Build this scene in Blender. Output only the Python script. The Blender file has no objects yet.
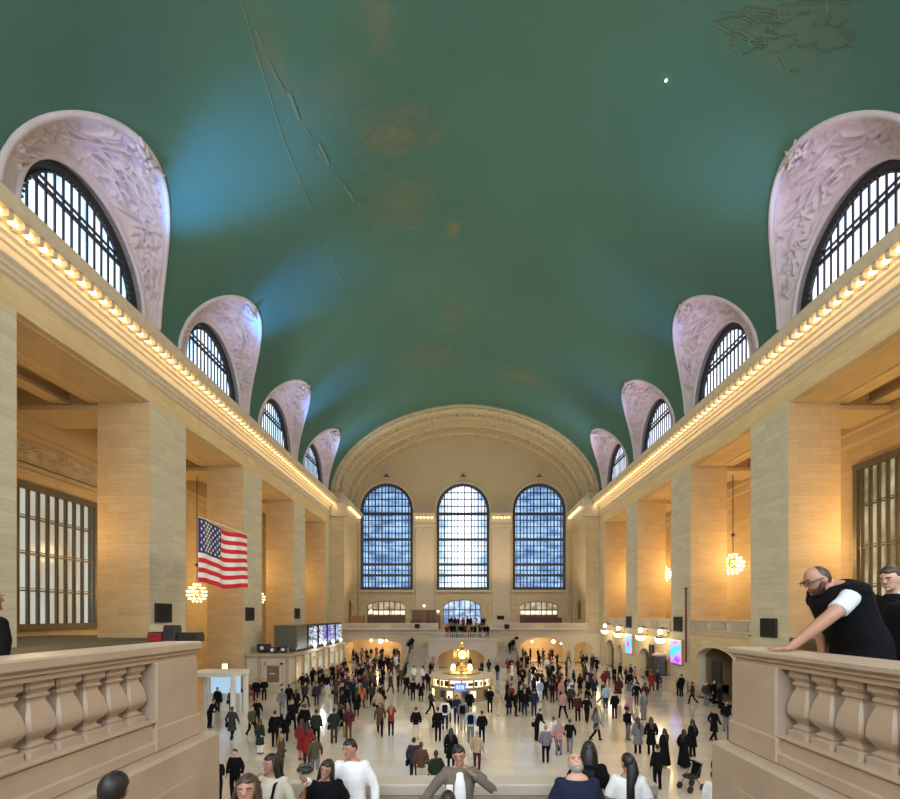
import bpy, math, random
import numpy as np
from mathutils import Vector, Matrix
PI = math.pi
sc = bpy.context.scene
COL = sc.collection
CX, EYE, F, VX, VY = -0.4, 6.5, 422.0, 462.0, 615.0
HW = 18.3          # half width of the hall

def W(px, py, d):  # a photo pixel at distance d -> world
    return Vector((CX + (px-VX)*d/F, d, EYE - (py-VY)*d/F))

# ---------------------------------------------------------------- materials
def new_mat(name):
    m = bpy.data.materials.new(name); m.use_nodes = True
    nt = m.node_tree; b = nt.nodes['Principled BSDF']
    return m, nt, b
def node(nt, t, **kw):
    n = nt.nodes.new(t)
    for k, v in kw.items():
        setattr(n, k, v)
    return n
def c4(c): return (c[0], c[1], c[2], 1)
def mat(name, col, rough=.6, metal=0, var=.12, scale=6, bump=0, spec=.5, alpha=1):
    m, nt, b = new_mat(name)
    tc = node(nt, 'ShaderNodeTexCoord'); nz = node(nt, 'ShaderNodeTexNoise')
    nz.inputs['Scale'].default_value = scale; nz.inputs['Detail'].default_value = 5
    nt.links.new(tc.outputs['Object'], nz.inputs['Vector'])
    r = node(nt, 'ShaderNodeMix', data_type='RGBA')
    r.inputs[6].default_value = c4([max(0, x*(1-var)) for x in col]); r.inputs[7].default_value = c4([min(1, x*(1+var)) for x in col])
    nt.links.new(nz.outputs['Fac'], r.inputs[0]); nt.links.new(r.outputs[2], b.inputs['Base Color'])
    b.inputs['Roughness'].default_value = rough; b.inputs['Metallic'].default_value = metal
    b.inputs['Specular IOR Level'].default_value = spec
    if bump:
        bp = node(nt, 'ShaderNodeBump'); bp.inputs['Strength'].default_value = bump; bp.inputs['Distance'].default_value = .02
        nt.links.new(nz.outputs['Fac'], bp.inputs['Height']); nt.links.new(bp.outputs[0], b.inputs['Normal'])
    return m
def emat(name, col, s, sample=True, base=(.1, .1, .1)):
    m, nt, b = new_mat(name)
    b.inputs['Base Color'].default_value = c4(base); b.inputs['Emission Color'].default_value = c4(col); b.inputs['Emission Strength'].default_value = s
    if not sample: m.cycles.emission_sampling = 'NONE'
    return m
def stone(name, c1, c2, bw=1.25, bh=.46, rough=.55, mortar=.75, wavy=.5):
    m, nt, b = new_mat(name)
    tc = node(nt, 'ShaderNodeTexCoord'); sx = node(nt, 'ShaderNodeSeparateXYZ'); nt.links.new(tc.outputs['Object'], sx.inputs[0])
    ad = node(nt, 'ShaderNodeMath', operation='ADD'); nt.links.new(sx.outputs[0], ad.inputs[0]); nt.links.new(sx.outputs[1], ad.inputs[1])
    cb = node(nt, 'ShaderNodeCombineXYZ'); nt.links.new(ad.outputs[0], cb.inputs[0]); nt.links.new(sx.outputs[2], cb.inputs[1])
    br = node(nt, 'ShaderNodeTexBrick'); nt.links.new(cb.outputs[0], br.inputs['Vector'])
    br.inputs['Scale'].default_value = 1; br.inputs['Brick Width'].default_value = bw; br.inputs['Row Height'].default_value = bh
    br.inputs['Mortar Size'].default_value = .008; br.inputs['Mortar Smooth'].default_value = .3; br.inputs['Bias'].default_value = 0
    br.inputs['Color1'].default_value = c4(c1); br.inputs['Color2'].default_value = c4(c2)
    br.inputs['Mortar'].default_value = c4([x*mortar for x in c1])
    mp = node(nt, 'ShaderNodeMapping'); mp.inputs['Scale'].default_value = (.5, .5, 4.5)
    nt.links.new(tc.outputs['Object'], mp.inputs[0])
    nz = node(nt, 'ShaderNodeTexNoise'); nz.inputs['Scale'].default_value = 1.3; nz.inputs['Detail'].default_value = 8; nz.inputs['Roughness'].default_value = .65
    nt.links.new(mp.outputs[0], nz.inputs['Vector'])
    rp = node(nt, 'ShaderNodeValToRGB'); rp.color_ramp.elements[0].position = .3; rp.color_ramp.elements[1].position = .7
    k = 1-wavy*.35
    rp.color_ramp.elements[0].color = (k, k*.98, k*.95, 1); rp.color_ramp.elements[1].color = (1, 1, 1, 1)
    nt.links.new(nz.outputs['Fac'], rp.inputs[0])
    mx = node(nt, 'ShaderNodeMix', data_type='RGBA', blend_type='MULTIPLY'); mx.inputs[0].default_value = 1
    nt.links.new(br.outputs['Color'], mx.inputs[6]); nt.links.new(rp.outputs[0], mx.inputs[7]); nt.links.new(mx.outputs[2], b.inputs['Base Color'])
    bp = node(nt, 'ShaderNodeBump'); bp.inputs['Strength'].default_value = .25; bp.inputs['Distance'].default_value = .02
    nt.links.new(br.outputs['Fac'], bp.inputs['Height']); bp.invert = True; nt.links.new(bp.outputs[0], b.inputs['Normal'])
    b.inputs['Roughness'].default_value = rough
    return m
M = {}
M['stone'] = stone('buff_limestone', (.67, .53, .31), (.59, .46, .26))
M['pillar'] = stone('pillar_limestone', (.62, .58, .43), (.54, .50, .37))
M['reveal'] = stone('lamplit_limestone', (.62, .46, .25), (.56, .40, .21))  # warmer copy of the limestone, orange lamp glow put into its colour
M['trim'] = mat('carved_limestone', (.60, .50, .36), .6, var=.15, scale=3, bump=.2)
M['plaster'] = mat('tan_plaster', (.52, .41, .25), .8, var=.08, scale=.4)
M['soffit'] = mat('ornate_plaster', (.46, .37, .23), .7, var=.35, scale=2.2, bump=.6)
M['lun'] = mat('pale_relief_plaster', (.58, .50, .52), .75, var=.2, scale=1.5, bump=.3)
M['marble'] = mat('tan_marble', (.42, .325, .245), .38, var=.22, scale=2.2)
M['marble2'] = mat('grey_tan_marble', (.46, .40, .33), .4, var=.14, scale=.9)
M['bronze'] = mat('dark_bronze', (.045, .045, .05), .5, metal=.3, var=.3)
M['reveal_dark'] = mat('ornate_reveal', (.30, .26, .24), .6, var=.5, scale=5, bump=.8)
M['bronze2'] = mat('grey_bronze_grille', (.16, .14, .10), .45, metal=.5, var=.3)
M['brass'] = mat('brass', (.75, .52, .18), .3, metal=.9, var=.1)
M['white'] = mat('white_paint', (.75, .75, .72), .5, var=.04)
M['black'] = mat('black_paint', (.02, .02, .02), .5, var=.2)
M['speaker'] = mat('black_speaker_cloth', (.012, .012, .012), .9, var=.3, scale=60)
M['dark'] = mat('coffer_brown', (.34, .25, .15), .8)
M['slate'] = mat('dark_greenish_floor', (.07, .072, .055), .5, var=.2, scale=1)
M['brown'] = mat('brown_wood', (.16, .08, .04), .5, var=.3, scale=12)
M['red'] = mat('red_cloth', (.35, .02, .02), .8)
M['flagred'] = mat('flag_red', (.60, .015, .03), .8, var=.05)
M['flagwhite'] = mat('flag_white', (.80, .80, .82), .8, var=.02)
M['flagblue'] = mat('flag_blue', (.018, .035, .14), .8, var=.08)
M['bulb'] = emat('warm_bulb', (1, .76, .34), 3.2, False)
M['crystal'] = emat('chandelier_bulb', (1, .76, .38), 4.5, False)
M['lantern'] = emat('lantern_glass', (1, .86, .62), 7, False)
M['gold_glow'] = emat('opal_clock_glass', (1, .78, .35), 2.2)
M['white_glow'] = emat('white_lamp', (.85, 1, .95), 5, False)
M['boothglow'] = emat('booth_light', (1, .82, .45), 1.7, False)

def floor_mat():
    m, nt, b = new_mat('polished_marble_floor')
    tc = node(nt, 'ShaderNodeTexCoord')
    br = node(nt, 'ShaderNodeTexBrick'); nt.links.new(tc.outputs['Object'], br.inputs['Vector'])
    br.inputs['Scale'].default_value = 1; br.inputs['Brick Width'].default_value = 1.8; br.inputs['Row Height'].default_value = .9
    br.inputs['Mortar Size'].default_value = .012
    br.inputs['Color1'].default_value = (.74, .68, .59, 1); br.inputs['Color2'].default_value = (.66, .60, .52, 1); br.inputs['Mortar'].default_value = (.56, .50, .43, 1)
    nz = node(nt, 'ShaderNodeTexNoise'); nz.inputs['Scale'].default_value = .5; nz.inputs['Detail'].default_value = 6
    nt.links.new(tc.outputs['Object'], nz.inputs['Vector'])
    mx = node(nt, 'ShaderNodeMix', data_type='RGBA', blend_type='MULTIPLY'); mx.inputs[0].default_value = .35
    nt.links.new(br.outputs['Color'], mx.inputs[6]); nt.links.new(nz.outputs['Color'], mx.inputs[7])
    nt.links.new(br.outputs['Color'], b.inputs['Base Color'])
    mr = node(nt, 'ShaderNodeMapRange'); mr.inputs[3].default_value = .15; mr.inputs[4].default_value = .2
    nt.links.new(nz.outputs['Fac'], mr.inputs[0]); nt.links.new(mr.outputs[0], b.inputs['Roughness'])
    b.inputs['Coat Weight'].default_value = .7; b.inputs['Coat Roughness'].default_value = .12
    return m
M['floor'] = floor_mat()

def ceiling_mat():
    m, nt, b = new_mat('painted_turquoise_vault')
    tc = node(nt, 'ShaderNodeTexCoord')
    nz = node(nt, 'ShaderNodeTexNoise'); nz.inputs['Scale'].default_value = .12; nz.inputs['Detail'].default_value = 4
    nt.links.new(tc.outputs['Object'], nz.inputs['Vector'])
    rp = node(nt, 'ShaderNodeValToRGB')
    rp.color_ramp.elements[0].position = .3; rp.color_ramp.elements[0].color = (.048, .128, .100, 1)
    rp.color_ramp.elements[1].position = .7; rp.color_ramp.elements[1].color = (.062, .160, .122, 1)
    nt.links.new(nz.outputs['Fac'], rp.inputs[0])
    last = rp.outputs[0]
    nz2 = node(nt, 'ShaderNodeTexNoise'); nz2.inputs['Scale'].default_value = 1.1; nz2.inputs['Detail'].default_value = 7; nz2.inputs['Roughness'].default_value = .7
    nt.links.new(tc.outputs['Object'], nz2.inputs['Vector'])
    # faded gilt patches of paint with shapes of their own
    for (px, py, rx, ry, a) in [(392, 133, 3.0, 1.5, .55), (398, 205, 2.6, 2.4, .42), (453, 229, .55, .8, .8), (524, 378, 3.2, 2.2, .5), (376, 22, 1.1, 1.6, .4),
                              (425, 357, 4.6, 2.4, .35), (455, 315, 1.8, 2.8, .3), (272, 60, .8, 3.4, .3), (335, 95, 2.6, 1.4, .22), (790, 30, 2.8, 1.6, .25)]:
        p = ceil_hit(px, py)
        vm = node(nt, 'ShaderNodeVectorMath', operation='SUBTRACT'); nt.links.new(tc.outputs['Object'], vm.inputs[0]); vm.inputs[1].default_value = p
        v2 = node(nt, 'ShaderNodeVectorMath', operation='DIVIDE'); nt.links.new(vm.outputs[0], v2.inputs[0]); v2.inputs[1].default_value = (rx, ry, 4)
        ln = node(nt, 'ShaderNodeVectorMath', operation='LENGTH'); nt.links.new(v2.outputs[0], ln.inputs[0])
        s1 = node(nt, 'ShaderNodeMath', operation='SUBTRACT'); s1.inputs[0].default_value = 1.32; nt.links.new(ln.outputs['Value'], s1.inputs[1])
        s1b = node(nt, 'ShaderNodeMath', operation='ADD'); nt.links.new(s1.outputs[0], s1b.inputs[0])
        sn = node(nt, 'ShaderNodeMath', operation='MULTIPLY_ADD'); nt.links.new(nz2.outputs['Fac'], sn.inputs[0]); sn.inputs[1].default_value = 3.0; sn.inputs[2].default_value = -1.75
        nt.links.new(sn.outputs[0], s1b.inputs[1])
        ml = node(nt, 'ShaderNodeMath', operation='MULTIPLY', use_clamp=True); nt.links.new(s1b.outputs[0], ml.inputs[0]); ml.inputs[1].default_value = 1.0
        m2 = node(nt, 'ShaderNodeMath', operation='MULTIPLY'); nt.links.new(ml.outputs[0], m2.inputs[0]); m2.inputs[1].default_value = a*.62
        mx = node(nt, 'ShaderNodeMix', data_type='RGBA'); nt.links.new(m2.outputs[0], mx.inputs[0]); nt.links.new(last, mx.inputs[6]); mx.inputs[7].default_value = (.24, .17, .07, 1)
        last = mx.outputs[2]
    nt.links.new(last, b.inputs['Base Color']); b.inputs['Roughness'].default_value = .75
    return m
def ceil_hit(px, py):
    dx, dz = (px-VX)/F, (VY-py)/F
    lo, hi = 1.0, 80.0
    for _ in range(60):
        t = (lo+hi)/2
        x, z = CX+dx*t, EYE+dz*t
        ins = z < 23.2 or (abs(x/HW)**1.88+((z-23.2)/12)**1.88 < 1)
        if ins and abs(x) < HW: lo = t
        else: hi = t
    return (CX+dx*lo, lo, EYE+dz*lo)
M['vault'] = ceiling_mat()

def pane_mat(name, cols, s, sx=1.0, sz=.35, centre=None, spread=3.0):
    """lit window glass: daylight and the blurred buildings across the street behind it"""
    m, nt, b = new_mat(name)
    tc = node(nt, 'ShaderNodeTexCoord'); mp = node(nt, 'ShaderNodeMapping'); mp.inputs['Scale'].default_value = (sx, sx, sz)
    nt.links.new(tc.outputs['Object'], mp.inputs[0])
    nz = node(nt, 'ShaderNodeTexNoise'); nz.inputs['Scale'].default_value = 1.2; nz.inputs['Detail'].default_value = 3
    nt.links.new(mp.outputs[0], nz.inputs['Vector'])
    rp = node(nt, 'ShaderNodeValToRGB'); rp.color_ramp.elements[0].position = .36; rp.color_ramp.elements[1].position = .64
    rp.color_ramp.elements[0].color = c4(cols[0]); rp.color_ramp.elements[1].color = c4(cols[1])
    nt.links.new(nz.outputs['Fac'], rp.inputs[0]); last = rp.outputs[0]
    if centre is not None:
        sp = node(nt, 'ShaderNodeSeparateXYZ'); nt.links.new(tc.outputs['Object'], sp.inputs[0])
        a = node(nt, 'ShaderNodeMath', operation='SUBTRACT'); nt.links.new(sp.outputs[0], a.inputs[0]); a.inputs[1].default_value = centre
        a2 = node(nt, 'ShaderNodeMath', operation='ABSOLUTE'); nt.links.new(a.outputs[0], a2.inputs[0])
        mr = node(nt, 'ShaderNodeMapRange'); nt.links.new(a2.outputs[0], mr.inputs[0]); mr.inputs[1].default_value = spread*.15; mr.inputs[2].default_value = spread
        mr.inputs[3].default_value = 1; mr.inputs[4].default_value = 0
        mx = node(nt, 'ShaderNodeMix', data_type='RGBA'); nt.links.new(mr.outputs[0], mx.inputs[0]); nt.links.new(last, mx.inputs[6]); mx.inputs[7].default_value = (1.6, 1.75, 1.9, 1)
        last = mx.outputs[2]
    nt.links.new(last, b.inputs['Emission Color']); b.inputs['Emission Strength'].default_value = s
    b.inputs['Base Color'].default_value = (.05, .06, .08, 1); b.inputs['Roughness'].default_value = .15
    return m
M['pane_c'] = pane_mat('daylit_glass_centre', ((.22, .42, .75), (.75, .9, 1.1)), 1.4, .5, .5, -.3, 2.9)
M['pane_s'] = pane_mat('daylit_glass_side', ((.07, .16, .36), (.30, .50, .78)), 1.5, .35, .8)
M['pane_l'] = pane_mat('daylit_lunette_glass', ((.45, .75, 1.1), (1.0, 1.1, 1.25)), 1.35, .8, .3)
M['pane_r'] = pane_mat('bright_lunette_glass', ((.8, .9, 1.15), (1.2, 1.25, 1.4)), 1.3, .8, .3)
M['pane_g'] = pane_mat('gallery_glass', ((.50, .42, .28), (.62, .66, .62)), .75, .6, .15)
M['pane_g2'] = pane_mat('gallery_glass_right', ((.22, .17, .08), (.62, .52, .32)), .8, .9, .5)
M['pane_d'] = pane_mat('restaurant_glass', ((.32, .24, .12), (.7, .6, .42)), .8, .9, .9)

# ---------------------------------------------------------------- mesh builder
class MB:
    def __init__(s): s.v = []; s.f = []; s.m = []
    def add(s, vs, fs, mi=0):
        o = len(s.v); s.v.extend([tuple(p) for p in vs]); s.f.extend([tuple(i+o for i in f) for f in fs]); s.m.extend([mi]*len(fs)); return s
    def box(s, x0, x1, y0, y1, z0, z1, mi=0):
        x0, x1 = min(x0, x1), max(x0, x1); y0, y1 = min(y0, y1), max(y0, y1); z0, z1 = min(z0, z1), max(z0, z1)
        return s.add([(x0,y0,z0),(x1,y0,z0),(x1,y1,z0),(x0,y1,z0),(x0,y0,z1),(x1,y0,z1),(x1,y1,z1),(x0,y1,z1)],
              [(0,3,2,1),(4,5,6,7),(0,1,5,4),(1,2,6,5),(2,3,7,6),(3,0,4,7)], mi)
    def bbox(s, x0, x1, y0, y1, z0, z1, b=.02, mi=0):      # box with chamfered vertical and top/bottom edges
        x0, x1 = min(x0, x1), max(x0, x1); y0, y1 = min(y0, y1), max(y0, y1)
        def ring(i, z): return [(x0+i+b,y0+i,z),(x1-i-b,y0+i,z),(x1-i,y0+i+b,z),(x1-i,y1-i-b,z),(x1-i-b,y1-i,z),(x0+i+b,y1-i,z),(x0+i,y1-i-b,z),(x0+i,y0+i+b,z)]
        return s.loft([ring(b, z0), ring(0, z0+b), ring(0, z1-b), ring(b, z1)], mi=mi)
    def loft(s, rings, close=True, caps=True, mi=0):
        n = len(rings[0]); vs = [p for r in rings for p in r]; fs = []
        for i in range(len(rings)-1):
            for j in range(n if close else n-1):
                k = (j+1) % n
                fs.append((i*n+j, i*n+k, (i+1)*n+k, (i+1)*n+j))
        if caps and close:
            fs.append(tuple(reversed(range(n)))); fs.append(tuple(range((len(rings)-1)*n, len(rings)*n)))
        return s.add(vs, fs, mi)
    def lathe(s, prof, c=(0,0,0), n=24, mi=0, rot=0, a0=0, a1=2*PI, caps=True):
        full = abs(a1-a0-2*PI) < 1e-6
        k = n if full else n+1
        rings = [[(c[0]+r*math.cos(a0+(a1-a0)*j/n+rot), c[1]+r*math.sin(a0+(a1-a0)*j/n+rot), c[2]+z) for j in range(k)] for r, z in prof]
        return s.loft(rings, close=full, caps=full and caps, mi=mi)
    def tube(s, pts, r, n=8, mi=0):
        pts = [Vector(p) for p in pts]; rings = []
        rr = r if isinstance(r, (list, tuple)) else [r]*len(pts)
        up = Vector((0, 0, 1))
        for i, p in enumerate(pts):
            t = (pts[min(i+1, len(pts)-1)]-pts[max(i-1, 0)]).normalized()
            u = up if abs(t.dot(up)) < .95 else Vector((1, 0, 0))
            a = t.cross(u).normalized(); b = t.cross(a).normalized()
            rings.append([p+a*rr[i]*math.cos(2*PI*j/n)+b*rr[i]*math.sin(2*PI*j/n) for j in range(n)])
        return s.loft(rings, mi=mi)
    def etube(s, pts, rs, side=(1,0,0), n=12, mi=0, round_ends=True):
        """elliptic tube: rs = (half width along side, half depth)"""
        pts = [Vector(p) for p in pts]; side = Vector(side); rings = []
        if round_ends:
            d0 = (pts[0]-pts[1]).normalized(); d1 = (pts[-1]-pts[-2]).normalized()
            r0 = min(rs[0]); r1 = min(rs[-1])
            P = [pts[0]+d0*r0*.95, pts[0]+d0*r0*.7]+pts+[pts[-1]+d1*r1*.7, pts[-1]+d1*r1*.95]
            R = [(rs[0][0]*.3, rs[0][1]*.3), (rs[0][0]*.72, rs[0][1]*.72)]+list(rs)+[(rs[-1][0]*.72, rs[-1][1]*.72), (rs[-1][0]*.3, rs[-1][1]*.3)]
        else: P, R = pts, rs
        for i, p in enumerate(P):
            t = (P[min(i+1, len(P)-1)]-P[max(i-1, 0)]).normalized()
            sd = side - t*side.dot(t)
            if sd.length < .1: sd = Vector((0, 1, 0)) - t*t.y
            sd.normalize(); b = t.cross(sd).normalized()
            rings.append([p+sd*R[i][0]*math.cos(2*PI*j/n)+b*R[i][1]*math.sin(2*PI*j/n) for j in range(n)])
        return s.loft(rings, mi=mi)
    def ball(s, c, r, n=12, m=8, mi=0, R=None):
        if not isinstance(r, (tuple, list)): r = (r, r, r)
        rings = []
        for i in range(1, m):
            a = PI*i/m
            rings.append([Vector((r[0]*math.sin(a)*math.cos(2*PI*j/n), r[1]*math.sin(a)*math.sin(2*PI*j/n), -r[2]*math.cos(a))) for j in range(n)])
        vs = [p for q in rings for p in q]+[Vector((0, 0, -r[2])), Vector((0, 0, r[2]))]
        if R is not None: vs = [R @ p for p in vs]
        c = Vector(c); vs = [p+c for p in vs]; fs = []
        for i in range(m-2):
            for j in range(n):
                k = (j+1) % n; fs.append((i*n+j, i*n+k, (i+1)*n+k, (i+1)*n+j))
        b, t = (m-1)*n, (m-1)*n+1
        for j in range(n):
            k = (j+1) % n; fs.append((b, k, j)); fs.append((t, (m-2)*n+j, (m-2)*n+k))
        return s.add(vs, fs, mi)
    def prism(s, poly, axis, a, b, mi=0):
        """poly in the two other axes, extruded along axis"""
        def P(u, v, w): return {'x': (w, u, v), 'y': (u, w, v), 'z': (u, v, w)}[axis]
        return s.loft([[P(u, v, a) for u, v in poly], [P(u, v, b) for u, v in poly]], mi=mi)
    def archwall(s, u0, u1, v0, v1, ops, Mp, t, mi=0, n=20, mr=None):
        """wall panel with arched openings. ops: (ua, ub, vb, vs, rise). Mp(u, v, w) -> point"""
        mr = mi if mr is None else mr
        def quad(a, b, c, d, m=mi): s.add([a, b, c, d], [(0, 1, 2, 3)], m)
        ops = sorted(ops); cur = u0
        def solid(a, b, va, vb_):
            if b-a < 1e-6 or vb_-va < 1e-6: return
            for w in (0, t): quad(Mp(a, va, w), Mp(b, va, w), Mp(b, vb_, w), Mp(a, vb_, w))
        for (ua, ub, vb, vs, rise) in ops:
            solid(cur, ua, v0, v1)
            c, hw = (ua+ub)/2, (ub-ua)/2
            us = [c-hw*math.cos(PI*i/n) for i in range(n+1)]
            vt = [vs+rise*math.sqrt(max(0, 1-((u-c)/hw)**2)) for u in us]
            if vb > v0+1e-6: solid(ua, ub, v0, vb); quad(Mp(ua, vb, 0), Mp(ub, vb, 0), Mp(ub, vb, t), Mp(ua, vb, t), mr)
            for i in range(n):
                for w in (0, t): quad(Mp(us[i], vt[i], w), Mp(us[i+1], vt[i+1], w), Mp(us[i+1], v1, w), Mp(us[i], v1, w))
                quad(Mp(us[i], vt[i], 0), Mp(us[i+1], vt[i+1], 0), Mp(us[i+1], vt[i+1], t), Mp(us[i], vt[i], t), mr)
            for u in (ua, ub): quad(Mp(u, vb, 0), Mp(u, vs, 0), Mp(u, vs, t), Mp(u, vb, t), mr)
            cur = ub
        solid(cur, u1, v0, v1)
        for v in (v0, v1): quad(Mp(u0, v, 0), Mp(u1, v, 0), Mp(u1, v, t), Mp(u0, v, t))
        for u in (u0, u1): quad(Mp(u, v0, 0), Mp(u, v1, 0), Mp(u, v1, t), Mp(u, v0, t))
        return s
    def mesh(s, name):
        me = bpy.data.meshes.new(name); me.from_pydata(s.v, [], s.f); me.update()
        if any(s.m):
            me.polygons.foreach_set('material_index', s.m)
        return me

def link_mesh(name, me, mats, parent=None, smooth=False, loc=None):
    if not isinstance(mats, (list, tuple)): mats = [mats]
    if len(me.materials) == 0:
        for m in mats: me.materials.append(m)
    if smooth:
        me.polygons.foreach_set('use_smooth', [True]*len(me.polygons))
    o = bpy.data.objects.new(name, me); COL.objects.link(o)
    if parent is not None: o.parent = parent
    if loc is not None: o.location = loc
    return o
def obj(name, mb, mats, parent=None, smooth=False, loc=None):
    import bmesh
    me = mb.mesh(name); bm = bmesh.new(); bm.from_mesh(me)
    bmesh.ops.remove_doubles(bm, verts=bm.verts, dist=1e-5); bmesh.ops.recalc_face_normals(bm, faces=bm.faces)
    bm.to_mesh(me); bm.free()
    return link_mesh(name, me, mats, parent, smooth, loc)
def recentre(o):
    """put the origin of a top-level mesh at its base centre"""
    vs = [v.co for v in o.data.vertices]
    c = Vector(((min(v.x for v in vs)+max(v.x for v in vs))/2, (min(v.y for v in vs)+max(v.y for v in vs))/2, min(v.z for v in vs)))
    o.data.transform(Matrix.Translation(-c)); o.location = o.location + c
    return o
def struct(name, mb, mats, smooth=False, parent=None):
    o = obj(name, mb, mats, parent, smooth)
    if parent is None: o['kind'] = 'structure'
    return o
def thing(name, label, cat, loc=(0,0,0), rz=0, group=None):
    o = bpy.data.objects.new(name, None); COL.objects.link(o); o.location = loc; o.rotation_euler = (0, 0, rz)
    o.empty_display_size = .2
    o['label'] = label; o['category'] = cat
    if group: o['group'] = group
    return o
def tag(o, label, cat, group=None):
    o['label'] = label; o['category'] = cat
    if group: o['group'] = group
    return o
def copy_tree(o, parent=None):
    c = o.copy(); COL.objects.link(c); c.parent = parent
    for ch in list(o.children): copy_tree(ch, c)
    return c
def autosmooth(o, ang=40):
    me = o.data
    me.polygons.foreach_set('use_smooth', [True]*len(me.polygons))
    try: me.set_sharp_from_angle(angle=math.radians(ang))
    except Exception: pass
    return o
def mirx(s, x): return s*x
SIDE = {-1: 'left', 1: 'right'}
ORD = ['nearest', 'second nearest', 'third', 'fourth', 'fifth', 'sixth']

# ---------------------------------------------------------------- the setting
mb = MB(); mb.box(-30, 30, -14, 80, -.3, 0); struct('floor', mb, M['floor'])
OPS = [(6.55, 13.8), (16.95, 24.2), (27.35, 34.6), (37.75, 45.0), (48.15, 55.4)]
LC = [10.2, 20.6, 31.0, 41.4, 51.8]
TOPZ, SPR, VB = 18.7, 23.2, 12.0
YE = 57.5      # end of the painted vault
YF = 65.7      # far wall
# painted vault with the five lunettes a side cut out of it
LH, LHW, PE = 5.85, 4.3, 1.88      # the vault is a slightly pointed superellipse
def ex(z): return HW*max(0, 1-((z-SPR)/VB)**PE)**(1/PE)
def ez(x): return SPR+VB*max(0, 1-(abs(x)/HW)**PE)**(1/PE)
def vang(a): return HW*abs(math.cos(a))**(2/PE), SPR+VB*abs(math.sin(a))**(2/PE)
mb = MB()
for s in (-1, 1):
    ys = [(-12, 0)]
    for c in LC:
        for i in range(41):
            q = PI*i/40; y = c-LHW*math.cos(q); ys.append((y, LH*math.sin(q)))
    ys.append((YE, 0))
    cols = []
    for y, h in ys:
        a0 = math.asin(min(1, (h/VB)**(PE/2))); N = 28
        cols.append([(s*vang(a0+(PI/2-a0)*k/N)[0], y, vang(a0+(PI/2-a0)*k/N)[1]) for k in range(N+1)])
    mb.loft(cols, close=False, caps=False)
struct('ceiling', mb, M['vault'], smooth=True)
# entablature: extruded profile (d = inwards)
PROF = [(0, TOPZ), (0, 19.85), (.10, 19.9), (.10, 20.08), (.2, 20.12), (.2, 20.3), (.34, 20.42), (.34, 20.5), (.05, 20.56), (.05, 21.0), (.16, 21.06), (.2, 21.22), (.35, 21.3),
        (.38, 21.72), (.98, 21.76), (1.02, 21.66), (1.08, 21.68), (1.1, 21.95), (1.2, 22.08), (1.2, 22.2), (.95, 22.26), (.3, 22.9), (0, SPR+.05)]
def cut(u, lo, hi): return [q for q in PROF if lo <= q[1] <= hi]
WALLP = [(0, TOPZ), (0, 19.85), (-3.0, 19.85), (-3.0, TOPZ)]
for s in (-1, 1):
    mb = MB()
    mb.prism([(s*(HW-0), TOPZ), (s*HW, SPR), (s*(HW+3.0), SPR), (s*(HW+3.0), TOPZ)], 'y', -12, YE)
    mb.box(s*HW, s*(HW+3), -12, 6.55, 0, TOPZ)
    # soffit panel mouldings of each opening
    for a, b in OPS:
        mb.box(s*(HW+.35), s*(HW+.47), a, b, TOPZ-.06, TOPZ); mb.box(s*(HW+2.5), s*(HW+2.62), a, b, TOPZ-.06, TOPZ)
    struct('wall_%s' % SIDE[s], mb, M['stone'])
    mb = MB()
    poly = [(s*(HW-d), z) for d, z in PROF[1:]]+[(s*(HW+.1), SPR+.05), (s*(HW+.1), 19.85)]
    mb.prism(poly, 'y', -12, YE+.3)
    y = 3.7
    while y < YE-.3:                                     # modillion blocks between the lamps
        mb.box(s*(HW-.42), s*(HW-.95), y-.09, y+.09, 21.42, 21.74)
        y += .58
    o = struct('trim_%d' % (1 if s < 0 else 2), mb, M['trim'])
# lamps of the cornice
lm = MB(); lm.lathe([(.02, .14), (.09, .13), (.1, .1), (.15, .06), (.165, 0), (.15, -.06), (.09, -.11), (.02, -.13)], n=12)
lamp_me = lm.mesh('cornice_lamp'); lamp_me.materials.append(M['bulb'])
def lamp(p, label, grp, first=[]):
    o = bpy.data.objects.new('cornice_lamp', lamp_me); COL.objects.link(o); o.location = p
    return tag(o, label, 'lamp', grp)
for s in (-1, 1):
    y = 3.99
    while y < YE-.5:
        lamp((s*(HW-.68), y, 21.54), 'glowing warm bulb in the long %s cornice row under the lunettes' % SIDE[s], 'bulbs of the %s cornice' % SIDE[s]); y += .58

# piers between the openings
PIERS = [(13.8, 16.95), (24.2, 27.35), (34.6, 37.75), (45.0, 48.15), (55.4, 57.5)]
pn = ['cut by the photo edge', 'beside the grilled window', 'behind the hanging flag', 'above the departure boards', 'at the far corner']
pnr = ['hidden past the right photo edge', 'behind the leaning man', 'above the larger blue advert screen', 'above the smaller blue advert screen', 'at the far corner']
for s in (-1, 1):
    for i, (a, b) in enumerate(PIERS):
        z0 = 0
        t = thing('pillar', 'tall buff limestone pillar of the %s wall, %s' % (SIDE[s], (pn if s < 0 else pnr)[i]), 'pillar', (s*(HW+1.5), (a+b)/2, 0), 0)
        w = (b-a)/2
        mb = MB(); mb.box(-1.5, 1.5, -w, w, .9, TOPZ)
        obj('shaft', mb, [M['pillar']], t)
        mb = MB(); mb.box(-1.62, 1.62, -w-.1, w+.1, 0, .8); mb.box(-1.56, 1.56, -w-.05, w+.05, .8, .9)
        obj('base', mb, M['marble2'], t)
        # side sheets of the pillar, warm gallery light put into their colour
        mb = MB(); mb.box(-1.46, 1.5, -w-.02, -w+.001, 1.0, TOPZ-.07); mb.box(-1.46, 1.5, w-.001, w+.02, 1.0, TOPZ-.07)
        obj('lamplit_facing', mb, M['reveal'], t)
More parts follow.
